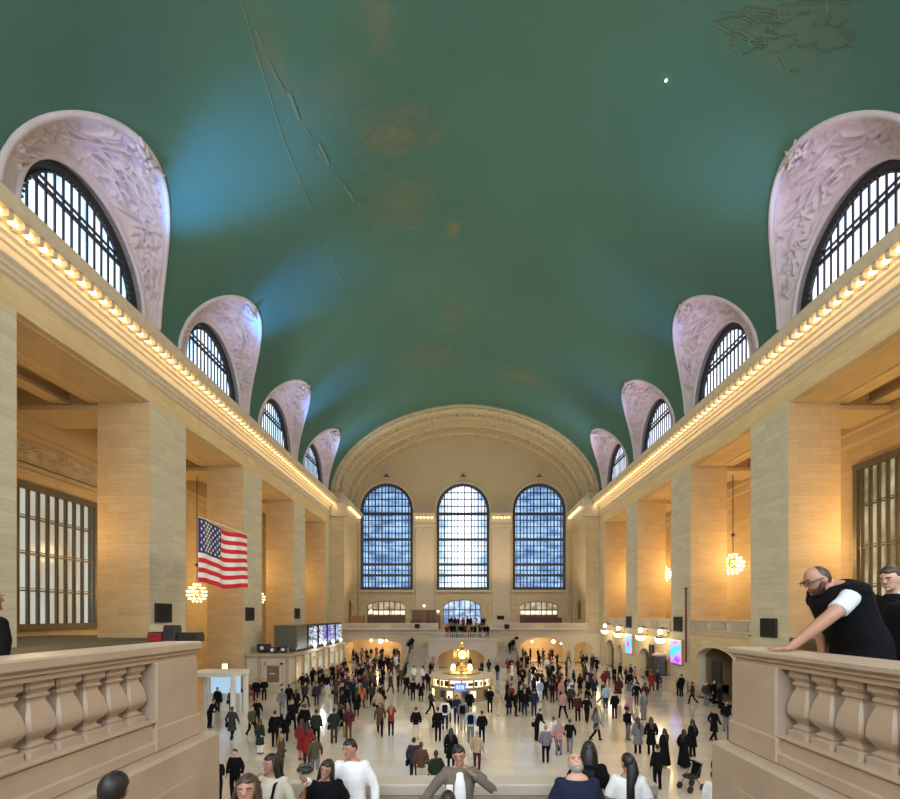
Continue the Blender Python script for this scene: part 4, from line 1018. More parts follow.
# ---------------------------------------------------------------- the near balustrades of the staircase
def sq(mb_, prof, c, mi=0, k=.18):
    rings = []
    for r, z in prof:
        b = r*k; rings.append([(c[0]+x, c[1]+y, c[2]+z) for x, y in [(r-b, -r), (r, -r+b), (r, r-b), (r-b, r), (-r+b, r), (-r, r-b), (-r, -r+b), (-r+b, -r)]])
    mb_.loft(rings, mi=mi)
def baluster_mb(h):
    def S(z): return z*h
    pr = [(.112, 0), (.112, S(.09)), (.08, S(.11)), (.09, S(.15)), (.06, S(.19)), (.062, S(.22))]
    for k in range(13):
        q = k/12; z = .22+q*.5
        r = .062+.056*(math.sin(PI/2*q/.3) if q < .3 else math.cos(PI/2*(q-.3)/.75)**.9)
        pr.append((r, S(z)))
    pr += [(.072, S(.76)), (.088, S(.78)), (.088, S(.81)), (.074, S(.83)), (.09, S(.87)), (.108, S(.9)), (.108, S(1.0))]
    m = MB(); sq(m, pr, (0, 0, 0)); return m
KS = .88
def balustrade(s, X, label, top, capb, balb, plb, ypost0, ypost1, ys, ylen0, cw=.46):
    """X: hall-side face; top etc. are heights below the eye"""
    X, top, capb, balb, plb, ypost0, ypost1, cw = [KS*v for v in (X, top, capb, balb, plb, ypost0, ypost1, cw)]; ys = [KS*v for v in ys]
    zt, zc, zb, zp = EYE-top, EYE-capb, EYE-balb, EYE-plb
    xo = CX+s*X
    t = thing('stone_balustrade', label, 'balustrade', (xo, ypost1, zp))
    L = lambda mb_: setattr(mb_, 'v', [(x-xo, y-ypost1, z-zp) for x, y, z in mb_.v]) or mb_
    def sb(mb_, a, b, y0, y1, z0, z1, bb=.015): mb_.bbox(xo+s*a, xo+s*b, y0, y1, z0, z1, bb)
    m = MB()
    sb(m, 0, cw, ylen0, ypost1, zc+.05, zt); sb(m, .035, cw-.035, ylen0, ypost1-.03, zc+.015, zc+.05, .005); sb(m, .06, cw-.06, ylen0, ypost1-.05, zc-.03, zc+.015, .005)
    obj('handrail', L(m), M['marble'], t)
    m = MB(); sb(m, .06, cw-.06, ylen0, ypost0, zp, zb-.03); sb(m, .03, cw-.03, ylen0, ypost0, zb-.03, zb, .008); sb(m, .02, cw-.02, ylen0, ypost0, zp, zp+.1, .01)
    obj('plinth', L(m), M['marble'], t)
    m = MB(); sb(m, .03, cw-.03, ypost0, ypost1-.04, zp+.02, zc-.02); sb(m, .01, cw-.01, ypost0-.03, ypost1-.02, zp, zp+.22, .01)
    obj('end_post', L(m), M['marble'], t)
    bm_ = baluster_mb(zc-.03-zb); me = bm_.mesh('baluster')
    for k, y in enumerate(ys):
        o = link_mesh('baluster', me, M['marble'], t, smooth=False, loc=(s*cw/2, y-ypost1, zb-zp)); o.scale = (.93, .93, 1)
    return t
ysL = [4.32-.245*k for k in range(16)]
balustrade(-1, 3.2, 'tan marble balustrade of the near stair at the left photo edge', .322, .478, 1.11, 1.45, 4.47, 5.22, ysL, .3)
ysR = [3.93-.26*k for k in range(15)]
balustrade(1, 3.0, 'tan marble balustrade of the near stair under the leaning man', .36, .485, 1.15, 1.43, 4.08, 4.80, ysR, .3)
# stair walls under them, steps and landing
def sw(s, X, y1, plb):
    X, y1, plb = KS*X, KS*y1, KS*plb; m = MB(); x = CX+s*X; m.bbox(x, x+s*.62, -1, y1, 0, EYE-plb-.001, .03); m.box(x+s*.001, x+s*.6, -1, y1-.6, 0, 3.4)
    m.box(x-s*.02, x, -1, y1-.45, 0, EYE-plb-.32)
    return m
m = sw(-1, 3.04, 5.32, 1.45); struct('wall_stair_left', m, M['marble'])
m = sw(1, 2.86, 4.86, 1.43); struct('wall_stair_right', m, M['marble'])
t = thing('staircase', 'near flight of marble steps going down to the landing below the viewer', 'staircase', (CX-.1, .6, 0))
for i in range(12):
    
    st = MB(); st.box(-2.55, 2.58, i*.3, i*.3+.31, 0.0, 5.2-(i+1)*.175); obj('stair_tread', st, M['marble2'], t)
m = MB(); m.box(CX-2.65, CX+2.5, -1, .6, 4.8, 5.2); m.box(CX-2.65, CX+2.5, 4.2, 4.7, 2.6, 3.1); m.box(CX-2.62, CX+2.95, 4.7, 6.5, 2.6, 3.1)
struct('floor_landing', m, M['marble2'])
# landing balustrade
t = thing('landing_balustrade', 'grey stone balustrade of the stair landing behind the posing people', 'balustrade', (CX, 6.3, 3.1))
zt = EYE-(784.5-VY)*6.12/F-3.1
m = MB(); m.bbox(-2.55, 2.85, -.19, .19, zt-.17, zt, .02); m.box(-2.5, 2.8, -.14, .14, zt-.21, zt-.16); obj('handrail', m, M['marble2'], t)
m = MB(); m.bbox(-2.55, 2.85, -.17, .17, 0, .2, .02); obj('plinth', m, M['marble2'], t)
m = MB(); m.bbox(-2.6, -2.05, -.24, .24, 0, zt+.07, .04); obj('end_post', m, M['marble2'], t)
me = baluster_mb(zt-.4).mesh('baluster')
for i in range(22): link_mesh('baluster', me, M['marble2'], t, loc=(-1.85+i*.22, 0, .2))
# side flights from the landing to the floor
for s, nm in ((-1, 'left'), (1, 'right')):
    t = thing('staircase', 'lower %s flight from the near landing to the hall floor' % nm, 'staircase', (CX+s*4.6, 5.4, 0))
    for i in range(17): st = MB(); st.box(-1.3, 1.3, i*.3, i*.3+.31, 0, 3.1-(i+1)*.172); obj('stair_tread', st, M['marble2'], t)
# black bag on the landing post
t = thing('black_bag', 'small black bag lying on the end post of the landing balustrade', 'bag', (CX-2.36, 6.35, 3.1+zt+.08)); m = MB(); m.ball((0, 0, .055), (.13, .09, .055), 12, 8); obj('bag_body', m, M['black'], t, smooth=True)
m = MB(); m.tube([(-.1, 0, .07), (-.07, 0, .13), (.05, 0, .14), (.1, 0, .07)], .01, 6); obj('strap', m, M['black'], t)
# things on the left balcony behind the balustrade
for i, (px, w_, h_, c, nm) in enumerate([(158, .34, .42, 'red', 'red cloth-covered box on the left balcony behind the post'), (172.5, .28, .75, 'bronze', 'dark upright case on the left balcony beside the red box'), (191, .5, .4, 'black', 'low black equipment case on the left balcony, rightmost of the cases')]):
    d = 20.8; p = W(px, 640, d); t = thing('equipment_case', nm, 'case', (p.x, d, 5.2)); m = MB(); m.bbox(-w_, w_, -.3, .3, .0, h_, .04); obj('case_body', m, M[c], t)
    m = MB(); m.box(-w_*.9, w_*.9, -.25, .25, h_, h_+.05); obj('lid', m, M['black'], t); m = MB(); m.tube([(-.12, -.31, h_*.6), (-.1, -.36, h_*.65), (.1, -.36, h_*.65), (.12, -.31, h_*.6)], .015, 6); obj('handle', m, M['black'], t)
# wall behind the viewer, with its own daylit windows
m = MB(); m.archwall(-HW, HW, 5.2, 36, [(-16.2, -8.0, 10.4, 22.9, 4.1), (-4.1, 4.1, 10.4, 22.9, 4.1), (8.0, 16.2, 10.4, 22.9, 4.1)], lambda u, v, w: (u, -11.5-w, v), .8); struct('wall_front', m, M['stone'])
for i, (a, b) in enumerate([(-16.2, -8.0), (-4.1, 4.1), (8.0, 16.2)]):
    m = MB()
    for k in range(15): x = a+(b-a)*k/14; m.box(x-.06, x+.06, -12, -11.9, 10.4, 27)
    for zz in (12.7, 14.4, 18.3, 22.3): m.box(a, b, -12, -11.9, zz-.15, zz+.15)
    w = struct('window_%d' % (40+i), m, M['bronze']); g = MB(); c, hw = (a+b)/2, (b-a)/2
    pts = [(c+hw*math.cos(PI*q/20), -12.2, 22.9+4.1*math.sin(PI*q/20)) for q in range(21)]+[(a, -12.2, 10.4), (b, -12.2, 10.4)]
    g.add(pts, [tuple(range(len(pts)))]); struct('pane', g, M['pane_l'], parent=w)
# ---------------------------------------------------------------- people
def remesh(mb_, vox, smooth=2, extra=None):
    import bmesh
    me = mb_.mesh('tmp'); o = bpy.data.objects.new('tmp', me); COL.objects.link(o)
    r = o.modifiers.new('r', 'REMESH'); r.mode = 'VOXEL'; r.voxel_size = vox; r.use_smooth_shade = True
    if smooth: s_ = o.modifiers.new('s', 'SMOOTH'); s_.factor = .5; s_.iterations = smooth
    dg = bpy.context.evaluated_depsgraph_get(); dg.update()
    out = bpy.data.meshes.new_from_object(o.evaluated_get(dg)); bpy.data.objects.remove(o); bpy.data.meshes.remove(me)
    out.materials.clear()
    if extra is not None:
        bm = bmesh.new(); bm.from_mesh(out); e = extra.mesh('e'); bm.from_mesh(e); bm.to_mesh(out); bm.free(); bpy.data.meshes.remove(e)
    out.polygons.foreach_set('use_smooth', [True]*len(out.polygons))
    return out
def hand(mb_, w, d, side, curl=.35, r=1.0, thumb=1):
    """palm, four unequal bent fingers and a thumb from the palm's side. w wrist, d direction, side across the palm"""
    w = Vector(w); d = Vector(d).normalized(); side = Vector(side); side = (side-d*side.dot(d)).normalized(); nrm = d.cross(side).normalized()
    mb_.etube([w-d*.02, w+d*.03, w+d*.085], [(.024*r, .018*r), (.036*r, .016*r), (.038*r, .013*r)], side, 10)
    for k, (off, l) in enumerate(((-.029, .062), (-.010, .075), (.010, .08), (.029, .07))):
        p = w+d*.085+side*off*r; q = p; dd = d.copy(); pts = [q-d*.015]
        for j in range(3):
            pts.append(q); dd = (dd*math.cos(curl)+nrm*math.sin(curl)).normalized(); q = q+dd*l*(.42, .33, .25)[j]
        pts.append(q); mb_.etube(pts, [(.0095*r, .009*r)]*4+[(.007*r, .007*r)], side, 7)
    p = w+d*.03+side*.034*r*thumb; q = p+(d*.6+side*thumb*.75).normalized()*.035; q2 = q+(d*.9+side*thumb*.15+nrm*.3).normalized()*.035
    mb_.etube([p, q, q2], [(.013*r, .012*r), (.011*r, .011*r), (.008*r, .008*r)], side, 7)
SKINS = {'light': mat('skin_light', (.55, .33, .24), .55, var=.06), 'mid': mat('skin_mid', (.38, .20, .13), .55, var=.06), 'dark': mat('skin_dark', (.16, .08, .05), .55, var=.06)}
CLO = {n: mat('cloth_'+n.replace(' ', '_'), c, .9, var=.15, scale=9, spec=.15) for n, c in {
    'black': (.0045, .0045, .006), 'navy': (.015, .02, .045), 'charcoal': (.035, .035, .04), 'grey': (.16, .16, .17), 'brown': (.09, .05, .03), 'olive': (.07, .07, .04), 'red': (.24, .02, .02),
    'tan': (.40, .30, .20), 'white': (.72, .72, .72), 'pink': (.45, .22, .22), 'light blue': (.30, .42, .55), 'dark green': (.016, .03, .022), 'orange': (.45, .14, .05), 'blue': (.05, .09, .2), 'maroon': (.07, .015, .02), 'cream': (.55, .5, .4)}.items()}
HAIR = {'black': mat('hair_black', (.010, .008, .008), .5, var=.4, scale=40), 'brown': mat('hair_brown', (.05, .025, .015), .5, var=.4, scale=40), 'fair': mat('hair_fair', (.25, .16, .08), .5, var=.3, scale=40), 'grey': mat('hair_grey', (.25, .24, .23), .6, var=.3, scale=40)}
M['shoe'] = mat('shoe_leather', (.02, .018, .016), .4)
M['lens'] = mat('eye_dark', (.02, .012, .01), .2); M['eyewhite'] = mat('eye_white', (.40, .36, .34), .4); M['lip'] = mat('lip', (.33, .10, .09), .5)
def figure(P, vox=.028, hero=False):
    """returns dict part -> mesh. faces -Y, 1.75 m, origin between the feet"""
    lean = math.radians(P.get('lean', 0)); HZ = P.get('hip', .93)
    def B(p):
        p = Vector(p)
        if p.z > HZ and lean:
            d = p-Vector((0, 0, HZ)); return Vector((d.x, d.y*math.cos(lean)-d.z*math.sin(lean), HZ+d.z*math.cos(lean)+d.y*math.sin(lean)))
        return p
    stout = P.get('stout', 1.0); st = P.get('step', 0)
    hips = {1: Vector((.09, 0, HZ)), -1: Vector((-.09, 0, HZ))}
    knee = {1: Vector((.10, -.02-.16*st, .50)), -1: Vector((-.10, -.02+.10*st, .49))}
    ank = {1: Vector((.10, .0-.24*st, .09)), -1: Vector((-.10, .02+.32*st, .10+.07*abs(st)))}
    if P.get('feet'): knee, ank = P['feet']
    sh = {1: B((.18*stout**.5, 0, 1.415)), -1: B((-.18*stout**.5, 0, 1.415))}
    sw_ = st
    el = {1: Vector(P.get('le', (.26, .04+.10*sw_, 1.13))), -1: Vector(P.get('re', (-.26, .04-.12*sw_, 1.13)))}
    wr = {1: Vector(P.get('lw', (.26, -.04+.06*sw_, .90))), -1: Vector(P.get('rw', (-.26, -.04-.2*sw_, .90)))}
    HC = B((0, -.01, 1.50))+Vector(P.get('hoff', (0, 0, 0))); yaw, pit, rol = [math.radians(a) for a in P.get('head', (0, 0, 0))]
    RH = Matrix.Rotation(yaw, 3, 'Z') @ Matrix.Rotation(pit, 3, 'X') @ Matrix.Rotation(rol, 3, 'Y')
    def H(x, y, z): return HC+RH @ Vector((x, y, z))
    side = (1, 0, 0); out = {}
    tors = [((0, 0, HZ-.05), .155, .11), ((0, 0, HZ+.06), .145, .105), ((0, -.005, 1.12), .13, .10), ((0, -.01, 1.27), .155, .115), ((0, 0, 1.37), .165, .105), ((0, 0, 1.43), .12, .08)]
    # body
    m = MB()
    m.etube([B(p) for p, a, b in tors], [(a*stout, b*stout) for p, a, b in tors], side, 14)
    m.etube([B((0, 0, 1.42)), B((0, -.005, 1.49)), H(0, .005, .06)], [(.065, .06), (.056, .056), (.056, .056)], side, 10)
    m.ball(H(0, 0, .145), (.074, .092, .105), 16, 12, R=RH); m.ball(H(0, -.028, .085), (.055, .062, .062), 12, 8, R=RH)
    m.ball(H(0, -.088, .052), (.022, .016, .018), 8, 6, R=RH)
    for sx in (1, -1): m.ball(H(sx*.076, .008, .125), (.012, .02, .032), 8, 6, R=RH)
    m.etube([H(0, -.086, .155), H(0, -.103, .125)], [(.009, .009), (.016, .012)], RH @ Vector((1, 0, 0)), 8)
    am = P.get('arm', 1)
    for sx in (1, -1):
        m.etube([sh[sx]+Vector((-sx*.03, 0, 0)), sh[sx].lerp(el[sx], .5), el[sx], el[sx].lerp(wr[sx], .4), wr[sx]], [(.05*am, .05*am), (.046*am, .046*am), (.038*am, .04*am), (.037*am, .037*am), (.025*am, .022*am)], (0, 1, 0), 10)
        m.etube([hips[sx], hips[sx].lerp(knee[sx], .5), knee[sx], knee[sx].lerp(ank[sx], .4), ank[sx]], [(.085, .088), (.07, .075), (.052, .055), (.05, .055), (.034, .036)], side, 10)
    ex_ = MB()
    hs = P.get('hside', {}); hd = P.get('hdir', {}); 
    for sx in (1, -1):
        hand(ex_ if hero else m, wr[sx], hd.get(sx, wr[sx]-el[sx]), hs.get(sx, (0, -1, 0)), P.get('curl', .35), 1.0 if hero else 1.35, 1)
    out['body'] = remesh(m, vox, 2 if not hero else 3, ex_ if hero else None)
    # trousers / skirt
    if P.get('lower', 'trousers') == 'trousers':
        m = MB(); m.etube([Vector((0, 0, HZ-.08)), Vector((0, 0, HZ+.0)), B((0, 0, HZ+.12))], [(.17*stout, .125*stout), (.165*stout, .122*stout), (.15*stout, .115*stout)], side, 14)
        for sx in (1, -1):
            m.etube([hips[sx], hips[sx].lerp(knee[sx], .5), knee[sx], knee[sx].lerp(ank[sx], .5), ank[sx]+Vector((0, 0, .0))], [(.095, .105), (.083, .09), (.067, .07), (.062, .066), (.058, .062)], side, 12)
        out['trousers'] = remesh(m, vox, 1)
    # top
    L = P.get('length', .82); m = MB(); th = P.get('thick', .022)
    T = [((0, 0, L), .165+th+max(0, .8-L)*.14, .12+th+max(0, .8-L)*.14)]
    if L < .8: T.append(((0, 0, .8), .165+th, .125+th))
    T += [((0, 0, HZ+.03), .152+th, .112+th), ((0, -.005, 1.12), .14+th, .11+th), ((0, -.01, 1.27), .16+th, .122+th), ((0, 0, 1.37), .172+th, .108+th), ((0, 0, 1.43), .15+th, .085+th), ((0, .003, 1.465), .10+th, .07+th)]
    m.etube([B(p) for p, a, b in T], [(a*stout, b*stout) for p, a, b in T], side, 16, round_ends=False)
    sl = P.get('sleeve', 1); ar = P.get('arm', 1)
    if sl and P.get('ball', 1):
        for sx in (1, -1): m.ball(sh[sx]+Vector((-sx*.018, 0, .004)), .054+th*.5, 12, 8)
    for sx in (1, -1):
        pts = [sh[sx]+Vector((-sx*.04, 0, -.005)), sh[sx].lerp(el[sx], .5)]; rs = [(.062+th*.6,)*2, (.055+th*.6,)*2]
        if sl == 1: pts += [el[sx], el[sx].lerp(wr[sx], .5), wr[sx].lerp(el[sx], .06)]; rs += [(.047+th*.6,)*2, (.043+th*.6,)*2, (.036+th*.4,)*2]
        elif sl == .5: pts += [sh[sx].lerp(el[sx], .75)]; rs += [(.058+th*.6,)*2]
        if sl: m.etube(pts, rs, (0, 1, 0), 12, round_ends=False)
    if P.get('collar', 1): m.etube([B((0, 0, 1.43)), B((0, .005, 1.485))], [(.095, .085), (.075, .07)], side, 12, round_ends=False)
    if P.get('hood'): m.ball(B((0, .09, 1.44)), (.11, .07, .08), 12, 8)
    out[P.get('topname', 'jacket')] = remesh(m, vox if not hero else vox*1.2, 2)
    # shoes
    m = MB()
    for sx in (1, -1):
        a = ank[sx]; m.etube([a+Vector((0, .05, -.045)), a+Vector((0, -.05, -.045)), a+Vector((0, -.14, -.055))], [(.04, .042), (.045, .045), (.036, .028)], side, 10)
    out['shoes'] = remesh(m, vox*.8, 1)
    # hair
    hr = P.get('hair', 'short'); m = MB()
    if hr != 'bald':
        n0 = len(m.v); m.ball((0, 0, 0), 1, 30 if hero else 14, 22 if hero else 10)
        def ss(a, b, x): x = max(0, min(1, (x-a)/(b-a))); return x*x*(3-2*x)
        rr_ = {}
        for q in range(n0, len(m.v)):
            x_, y_, z_ = m.v[q]
            # the scalp line: full behind, open over the face and below the temples
            cover = max(ss(.47, .60, z_+.16*abs(x_)+.05*math.sin(x_*6)), ss(-.10, .15, y_)*ss(-.75, -.45, z_), ss(-.45, -.2, y_)*ss(-.02, .12, z_))
            k = .80+.20*cover; wv = 1+(.012*math.sin(x_*13+z_*7)+.010*math.sin(y_*17-x_*5) if hero else 0)
            m.v[q] = tuple(H(x_*.0835*k*wv, .006+y_*.101*k*wv, .150+z_*.114*k*wv))
        if hr in ('long', 'pony'):
            for sx in ((1, -1) if hr == 'long' else ()):
                m.etube([H(sx*.06, .01, .2), H(sx*.084, .01, .1), H(sx*.088, .02, -.02)+Vector((0, 0, -.0)), B((sx*.10, .02, 1.36)), B((sx*.10, .02, 1.24))], [(.02, .05), (.022, .055), (.028, .05), (.03, .05), (.02, .03)], side, 8)
            m.etube([H(0, .075, .17), H(0, .10, .05), B((0, .13, 1.40)), B((0, .14, 1.22))], [(.06, .03), (.075, .035), (.085 if hr == 'long' else .05, .035), (.05, .02)], side, 10)
        out['hair'] = m.mesh('hair')
    elif P.get('fringe'):
        m.etube([H(-.074, .01, .13), H(-.05, .07, .13), H(0, .094, .13), H(.05, .07, .13), H(.074, .01, .13)], [(.012, .04)]*5, (0, 0, 1), 8)
        m2 = MB(); m2.ball(H(0, .022, .15), (.0765, .08, .098), 14, 10, R=RH); out['hair'] = remesh(m2, .012, 1)
    if hr == 'hood': pass
    if hero:
        e = MB(); ir = MB(); br = MB()
        for sx in (1, -1):
            e.ball(H(sx*.030, -.0805, .150), (.0115, .007, .0052), 10, 6, R=RH); ir.ball(H(sx*.030, -.086, .150), (.0056, .004, .0052), 8, 6, R=RH)
            br.etube([H(sx*.014, -.092, .168), H(sx*.032, -.092, .174), H(sx*.05, -.08, .168)], [(.004, .003)]*3, (0, 0, 1), 6)
        out['eyes'] = e.mesh('eyes'); out['irises'] = ir.mesh('irises'); out['eyebrows'] = br.mesh('eyebrows')
        mo = MB(); mo.etube([H(-.024, -.083, .077), H(0, -.093, .076), H(.024, -.083, .077)], [(.005, .005)]*3, (0, 0, 1), 6); out['mouth'] = mo.mesh('mouth')
        if P.get('beard'):
            b = MB(); b.ball(H(0, -.036, .062), (.058, .063, .052), 14, 10, R=RH)
            for sx in (1, -1): b.etube([H(sx*.062, -.012, .12), H(sx*.055, -.03, .07)], [(.018, .02), (.022, .03)], side, 8)
            out['beard'] = remesh(b, .011, 1)
        if P.get('glasses'):
            g = MB()
            for sx in (1, -1):
                g.tube([H(sx*.032+.022*math.cos(a), -.103, .150+.016*math.sin(a)) for a in [2*PI*k/14 for k in range(15)]], .0032, 6)
                g.tube([H(sx*.053, -.10, .153), H(sx*.078, -.04, .15), H(sx*.08, .01, .145)], .0035, 6)
            g.tube([H(-.010, -.106, .155), H(.010, -.106, .155)], .003, 6); out['glasses'] = g.mesh('glasses')
    if P.get('cap'):
        b = MB(); b.ball(H(0, .01, .185), (.085, .1, .075), 14, 8, R=RH); out['cap'] = remesh(b, .016, 1)
    P['_H'] = H; P['_B'] = B
    return out
def make_person(P, label, grp, colors, loc=(0, 0, 0), rz=0, sc_=1, vox=.028, hero=False):
    parts = figure(P, vox, hero); t = thing('person', label, 'person', loc, rz, grp); t.scale = (sc_,)*3
    for k, me in parts.items():
        mt = colors.get(k) or {'body': SKINS['light'], 'shoes': M['shoe'], 'hair': HAIR['black'], 'eyes': M['eyewhite'], 'irises': M['lens'], 'eyebrows': HAIR['black'], 'mouth': M['lip'], 'beard': HAIR['brown'], 'glasses': M['black'],
                                'cap': CLO['black'], 'trousers': CLO['black']}.get(k, CLO['black'])
        if k in ('irises', 'eyebrows', 'eyes') or True: link_mesh(k, me, mt, t, smooth=True)
    return t
protos = {
 'stand': dict(),
 'stand2': dict(hair='long', length=.78, re=(-.25, .0, 1.14), rw=(-.12, -.2, 1.08)),
 'walk': dict(step=1),
 'walk2': dict(step=1, hair='long', length=.62),
 'coat': dict(length=.48, hair='long'),
 'coatwalk': dict(length=.5, step=.8),
 'phone': dict(le=(.24, -.05, 1.15), lw=(.07, -.28, 1.22), re=(-.24, -.05, 1.15), rw=(-.07, -.28, 1.22), head=(0, 22, 0)),
 'photo': dict(le=(.25, -.12, 1.32), lw=(.08, -.30, 1.60), re=(-.25, -.12, 1.32), rw=(-.08, -.30, 1.60), hair='long', head=(0, -10, 0)),
 'hood': dict(hood=1, re=(-.27, .06, 1.14), rw=(-.17, -.08, .98), le=(.27, .06, 1.14), lw=(.17, -.08, .98)),
 'pack': dict(lean=3),
 'bend': dict(lean=24, le=(.22, -.3, 1.08), lw=(.12, -.5, .95), re=(-.24, -.22, 1.08), rw=(-.14, -.42, .92)),
 'robe': dict(length=.12, hair='long', thick=.04, lower='none', re=(-.2, -.05, 1.15), rw=(-.02, -.2, 1.1)),
}
PR = {}
for k, P in protos.items():
    meshes = figure(P, .027)
    PR[k] = meshes
    for n_, me in meshes.items(): me.name = n_; me.materials.append(CLO['black'])
bp = MB(); bp.bbox(-.15, .15, 0, .16, -.24, .22, .05)
pack_me = remesh(bp, .03, 2); pack_me.materials.append(CLO['black'])
bg = MB(); bg.bbox(-.05, .05, -.16, .16, -.16, .08, .03); bg.tube([(0, -.13, .07), (0, -.08, .22), (0, .08, .22), (0, .13, .07)], .012, 6)
bag_me = bg.mesh('shoulder_bag'); bag_me.materials.append(CLO['black'])
POSE = {'stand': 'standing', 'stand2': 'standing with one arm bent', 'walk': 'walking', 'walk2': 'walking', 'coat': 'standing', 'coatwalk': 'walking', 'phone': 'using phone', 'photo': 'raising a phone', 'hood': 'standing',
        'pack': 'with backpack', 'bend': 'bending forward', 'robe': 'standing'}
crowd = []; rc = random.Random(77)
def put(px, fy, pr, jc, tc, rot, hair=None, skin=None, z0=0.0, d=None, bag=None, h=None):
    if d is None: d = (EYE-z0)*F/(fy-VY)
    x = CX+(px-VX)*d/F
    crowd.append(dict(x=x, y=d, z=z0, pr=pr, jc=jc, tc=tc, rot=math.radians(rot), hair=hair or rc.choice(['black', 'black', 'brown', 'brown', 'fair', 'grey']), skin=skin or rc.choice(['light', 'light', 'mid', 'mid', 'dark']),
                      bag=(rc.random() < .3) if bag is None else bag, h=h or rc.uniform(.93, 1.04)))
k_, n_, c_, g_, b_, o_ = 'black', 'navy', 'charcoal', 'grey', 'brown', 'olive'
